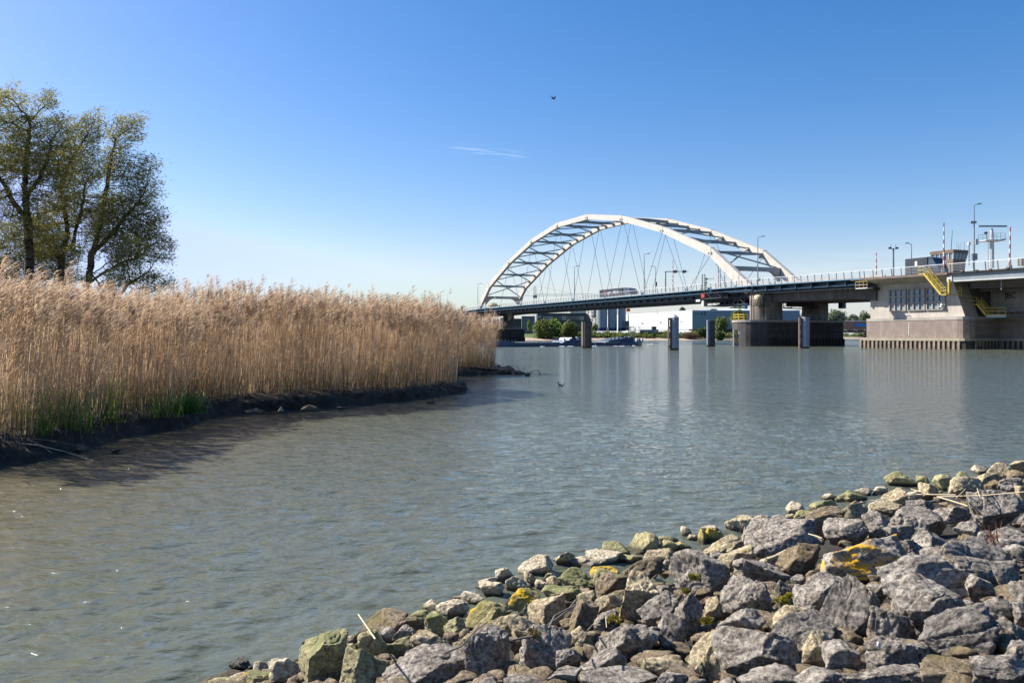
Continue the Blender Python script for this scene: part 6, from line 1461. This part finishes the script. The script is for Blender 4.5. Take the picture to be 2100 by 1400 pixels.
heroes = {(655,1367): 'large pointed green-tinged boulder at the lower left end of the slope',
 (497,1364): 'black wet square stone standing alone in the water at the lower left',
 (802,1287): 'long dark slanting boulder at the waterline behind the upright straw',
 (876,1374): 'wide flat-topped grey boulder at the bottom edge, left part of the slope',
 (1186,1189): 'mid-sized green algae covered boulder with a dark right side, left of the tan slab',
 (1308,1232): 'upright wedge shaped tan boulder with a sharp pale vertical edge, middle of the slope',
 (1120,1337): 'big smooth rounded grey boulder leaning right, in front of the small twigs',
 (1442,1184): 'big heavily pitted grey boulder with a small moss ball in its face',
 (1450,1240): 'small round reddish stone wedged under the pitted grey boulder',
 (1558,1342): 'largest grey boulder at the bottom centre-right with a light dusted top',
 (1774,1152): 'big grey boulder splashed with bright orange and yellow lichen',
 (1888,1196): 'big sloping grey boulder with a chalky white patch, right below the orange lichen boulder',
 (1970,1312): 'block shaped dark grey boulder with white streaks at the lower right',
 (2034,1052): 'large pale grey humped boulder near the right picture edge with a pointed top',
 (1846,989): 'green mossy rounded boulder at the waterline, highest on the right part of the shore',
 (1596,1112): 'broad lumpy grey boulder left of the orange lichen boulder, with a folded top',
 (1692,1072): '', (1407,1094): 'small pointed cream stone sticking up at the waterline right of the middle'}
sd_ = 100
for line in RL_.replace('\n','|').split('|'):
    q = line.split(); px, py, w, h = map(float, q[:4]); key = q[4]; tl = float(q[5]) if len(q) > 5 else 0; sd_ += 1
    addrock(px, py, w, h, key, sd_, tilt=tl, hero=heroes.get((px, py)) or None)
RUB = [rockshape(2000+i, 3) for i in range(8)]
# smaller stones filling the gaps between the listed ones
occ = [(r['px'], r['py'], r['w'], r['h']) for r in rocks]
def water_edge_py(px):
    xs = [380,430,700,860,1000,1150,1300,1400,1520,1640,1720,1830,2000,2110]; ys = [1420,1400,1300,1255,1205,1155,1125,1105,1075,1045,1022,990,975,958]
    return float(np.interp(px, xs, ys))
cnt = 0; tries = 0
while cnt < 84 and tries < 6000:
    tries += 1; px = random.uniform(440, 2110); e = water_edge_py(px); py = random.uniform(e+6, 1405); sc_ = .45+.75*(py-950)/450; w = random.uniform(30, 58)*sc_+6; h = w*random.uniform(.6,.85)
    if any(abs(px-a) < (c*.42+w*.25) and abs(py-b) < (d*.40+h*.25) for a, b, c, d in occ): continue
    up_ = py-e; key = random.choice('ccctmm' if up_ < 35 else ('ttmmby' if up_ < 90 else 'gggdtb')) if px < 1500 or up_ < 40 else random.choice('ggdgt')
    sd_ += 1; addrock(px, py+4, w, h, key, sd_, lvl=4); occ.append((px, py, w, h)); cnt += 1
for i in range(44):
    px = 500 + i*36.5 + random.uniform(-12, 12); e = water_edge_py(px); py = e + random.uniform(-2, 16); w = random.uniform(34, 60)*(.5+.6*(py-950)/450+.2); h = w*random.uniform(.5,.7)
    if any(abs(px-a) < (c*.30+w*.18) and abs(py-b) < (d*.28+h*.18) for a, b, c, d in occ): continue
    sd_ += 1; addrock(px, py, w, h, random.choice('cttmmy'), sd_, lvl=4); occ.append((px, py, w, h))
# rubble filling the gaps, one mass
Vs, Fs, off = [], [], 0
for i in range(1500):
    px = random.uniform(430, 2110); e = water_edge_py(px); py = e + 4 + (1420-e)*random.random()**1.1
    rx, rz = (px-1050)/F, (HY-py)/F; y = 5.
    for _ in range(10): y = (EYE-(SK*inland(rx*y, y)-.03))/(-rz)
    V_, F_ = RUB[i % len(RUB)]; s_ = random.uniform(.05, .14); a_ = random.random()*6.28; c_, q_ = math.cos(a_), math.sin(a_)
    Vq = V_*np.array([s_, s_*.8, s_*.6]); Vq = np.stack([Vq[:,0]*c_-Vq[:,1]*q_, Vq[:,0]*q_+Vq[:,1]*c_, Vq[:,2]], 1) + np.array([rx*y, y, SK*inland(rx*y, y)-.05+random.random()*.05])
    Vs.append(Vq); Fs.append(F_+off); off += len(Vq)
o = npmesh('rubble', np.concatenate(Vs), np.concatenate(Fs), RM['b'], smooth=True, tri=True); tag(o, 'small brown rubble filling the gaps between the boulders', 'rubble', kind='stuff')
# labels: colour and size of the rock, then the landmark boulder it lies by and the side it lies on
LM = [(v, k) for k, v in {
 'the black wet stone':(497,1364),'the big pointed green boulder':(655,1367),'the long dark slanting boulder':(802,1287),'the flat-topped grey boulder':(876,1374),
 'the green algae boulder':(1186,1189),'the wedge shaped tan boulder':(1308,1232),'the smooth grey boulder':(1120,1337),'the heavily pitted boulder':(1442,1184),
 'the largest bottom boulder':(1558,1342),'the orange lichen boulder':(1774,1152),'the chalky patched boulder':(1888,1196),'the dark block boulder':(1970,1312),
 'the pale humped boulder':(2034,1052),'the mossy waterline boulder':(1846,989),'the folded grey boulder':(1596,1112),'the small pointed cream stone':(1407,1094)}.items()]
cname = {'g':'grey','d':'dark grey','w':'whitish grey','t':'tan','b':'brown','c':'cream coloured','m':'green tinged','y':'yellow lichened','L':'orange lichened','k':'wet black','r':'reddish'}
dn = ['right of','upper right of','above','upper left of','left of','lower left of','below','lower right of']
rankw = ['nearest','second nearest','third nearest','fourth nearest','fifth nearest','sixth nearest','seventh nearest','eighth nearest']
grp = {}
for r in rocks:
    if r['hero']: continue
    best = min(LM, key=lambda l: math.hypot(l[0][0]-r['px'], l[0][1]-r['py'])); dx, dy = r['px']-best[0][0], best[0][1]-r['py']
    di = int(round(math.atan2(dy, dx)/(math.pi/4))) % 8; sz = 'large' if r['w'] > 90 else ('mid-sized' if r['w'] > 50 else 'small')
    grp.setdefault((best[1], di, sz, cname[r['key']]), []).append((math.hypot(dx,dy), r))
for (lm, di, sz, cn_), lst in grp.items():
    lst.sort(key=lambda t: t[0])
    for i, (_, r) in enumerate(lst):
        noun = 'boulder' if sz != 'small' else 'stone'
        r['label'] = ('%s %s %s, %s%s %s' % (sz, cn_, noun, (rankw[i]+' of these ') if len(lst) > 1 else '', dn[di], lm))
for r in rocks:
    big_ = r['w'] > 50; o = npmesh('boulder' if big_ else 'stone', r['V'], r['F'], RM[r['key']], smooth=True, tri=True); o.location = r['loc']
    tag(o, r['hero'] or r['label'], 'boulder' if big_ else 'stone', 'boulders of the rock slope')
# stones along the left bank
for i, (px, py, w, h, key, lb) in enumerate(((150,917,54,16,'b','flat brown stone at the foot of the left mud bank'),(238,923,20,6,'k','tiny dark stone awash right of the flat brown stone'),(576,840,14,12,'t','small pale square stone on the bank shore below the reeds'),(632,836,40,14,'b','brown rubble stone right of the small pale square stone'),(612,830,30,10,'b','low brown stone behind the brown rubble stone'),(700,836,18,5,'k','thin dark stone awash farthest right along the reed bank'),(470,838,70,14,'b','low brown rubble heap in the notch of the mud bank'),(520,842,40,9,'b','flat brown stone right of the low rubble heap'),
    (1040,757,36,14,'k','dark lumpy rock in the middle of the spit beyond the reeds'),(1062,764,30,9,'k','dark low rock near the tip of the spit'),(1018,752,34,14,'k','dark rock nearest the reeds on the spit'),(1082,768,12,6,'k','last tiny dark rock at the tip of the spit'))):
    q = onwater(px, py+h*.3, .03); k = q.y/F; V, Fc = rockshape(900+i, 4); V = V*np.array([w*k, w*k*.8, h*k*1.7]); o = npmesh('stone', V, Fc, RM[key], smooth=True, tri=True); o.location = q; tag(o, lb, 'stone', 'stones along the left bank')
# straw, twigs and dry stalks lying on the rocks
def onslope(px, py, up=.12):
    rx, rz = (px-1050)/F, (HY-py)/F; y = 5
    for _ in range(12): y = (EYE-max(.02, SK*inland(rx*y, y))-up)/(-rz)
    return Vector((rx*y, y, EYE+rz*y))
def stk(name, pp, r, mt, lb, cat='reed stalk', up=.2): stalk(name, [onslope(a, b, up) for a, b in pp], r*.62, mt, lb, cat, 'straw and twigs on the rocks')
stk('straw', [(735,1259),(752,1284),(770,1310)], .008, straw, 'upright pale straw leaning over the long dark boulder', up=.25)
stk('straw', [(1600,1072),(1690,1045),(1780,1027),(1880,1013),(1960,1014)], .007, straw, 'longest pale reed stalk lying across the upper right rocks', up=.22)
stk('straw', [(1922,1018),(1950,1026),(1985,1037)], .009, straw, 'thick short straw below the long stalk at the upper right', up=.24)
stk('straw', [(1868,1002),(1888,1008)], .008, straw, 'short straw end left of the mossy round boulder', up=.25)
stk('straw', [(1960,1022),(1980,1002)], .006, straw, 'thin straw crossing the tan boulder at the right', up=.26)
stk('straw', [(1925,1018),(2020,1015),(2100,1008)], .006, straw, 'second long reed stalk running to the right picture edge', up=.24)
stk('straw', [(1658,1094),(1672,1098),(1686,1103)], .007, straw, 'short straw just above the orange lichen boulder', up=.2)
stk('straw', [(2004,1001),(2010,1020)], .006, straw, 'small upright straw stub beside the pale humped boulder', up=.26)
stk('straw', [(1242,1264),(1244,1286)], .003, straw, 'short white upright straw in front of the wedge shaped boulder', up=.25)
stk('twig', [(1122,1282),(1150,1262),(1180,1240)], .008, stick, 'grey twig above the smooth rounded grey boulder, nearest to it', 'twig', .22)
stk('twig', [(1125,1288),(1137,1262),(1168,1246),(1184,1226)], .007, stick, 'forked grey twig resting between the brown boulders', 'twig', .25)
stk('twig', [(1054,1266),(1065,1258),(1076,1248)], .006, stick, 'small bare twig at the left of the tan boulders', 'twig', .2)
stk('twig', [(1204,1293),(1215,1281),(1232,1281)], .006, stick, 'curved thin twig in the gap left of the wide grey boulder', 'twig', .22)
stk('twig', [(1050,1312),(1075,1307),(1092,1304)], .009, stick, 'horizontal brown twig behind the smooth grey boulder', 'twig', .2)
stk('twig', [(913,1338),(945,1325),(975,1292),(1000,1274)], .005, stick, 'thin dead stem bending over the green stones', 'twig', .22)
stk('twig', [(1522,1110),(1527,1080)], .005, straw, 'thin curved grass stem before the tan waterline boulder', 'grass stem', .25)
moss_l = leafmat('moss_tufts', (.09,.08,.01), (.22,.19,.02), (.38,.32,.04), .2)
def mosst(px, py, w, lb, up=.14, mt=None, n=500):
    q = onslope(px, py, up); k = q.y/F; pts, t_ = clumps(tuple(q), (w*k*.5, w*k*.4, w*k*.22), n, 10)
    V, Fq, t = leaf_quads(pts, .014, .4, (0,0,.6), t_); o = npmesh('moss', V, Fq, mt or moss_l, col=t); tag(o, lb, 'moss', 'moss cushions between the rocks')
mosst(1422, 1183, 20, 'round dark moss ball growing on the heavily pitted boulder', .34)
mosst(1258, 1270, 34, 'yellow green moss cushion right of the short white straw')
mosst(1603, 1232, 26, 'bright moss tuft in the dark gap below the flat grey boulder')
mosst(1617, 1222, 18, 'small moss patch on the side of the steep dark gap')
mosst(1090, 1301, 46, 'brown withered moss strip behind the smooth grey boulder', .16, leafmat('moss_brown', (.07,.05,.015), (.14,.10,.03), (.22,.16,.06), .2))
mosst(1450, 1274, 22, 'small moss cushion below the round reddish stone')
mosst(1407, 1212, 18, 'little moss patch left of the pitted boulder foot')
q = onslope(2035, 1108, .22); k = 30; bs_ = np.tile(np.array(q), (k,1))+rng.normal(size=(k,3))*.012; dd = rng.normal(size=(k,3))*.5+np.array([0,0,1.]); dd /= np.linalg.norm(dd,axis=1)[:,None]
V, Fq, col = ribbons(bs_, dd, .03+.05*rng.random(k), np.full(k,.006), 2, rng.normal(size=(k,3))*.02, np.tile((.22,.09,.05),(k,1)), np.tile((.30,.14,.07),(k,1)), .3)[:3]; o = npmesh('dry_plant', V, Fq, reed_m, col=col); tag(o, 'small withered reddish brown plant growing between the grey rocks at the right', 'dry plant')
# white chips
q = onslope(1802, 1322, .13); V, Fc = rockshape(990, 3); o = npmesh('pebble', V*np.array([.012,.01,.022]), Fc, white_p, smooth=True, tri=True); o.location = q; tag(o, 'tiny bright white chip wedged between grey boulders at the lower right', 'pebble')
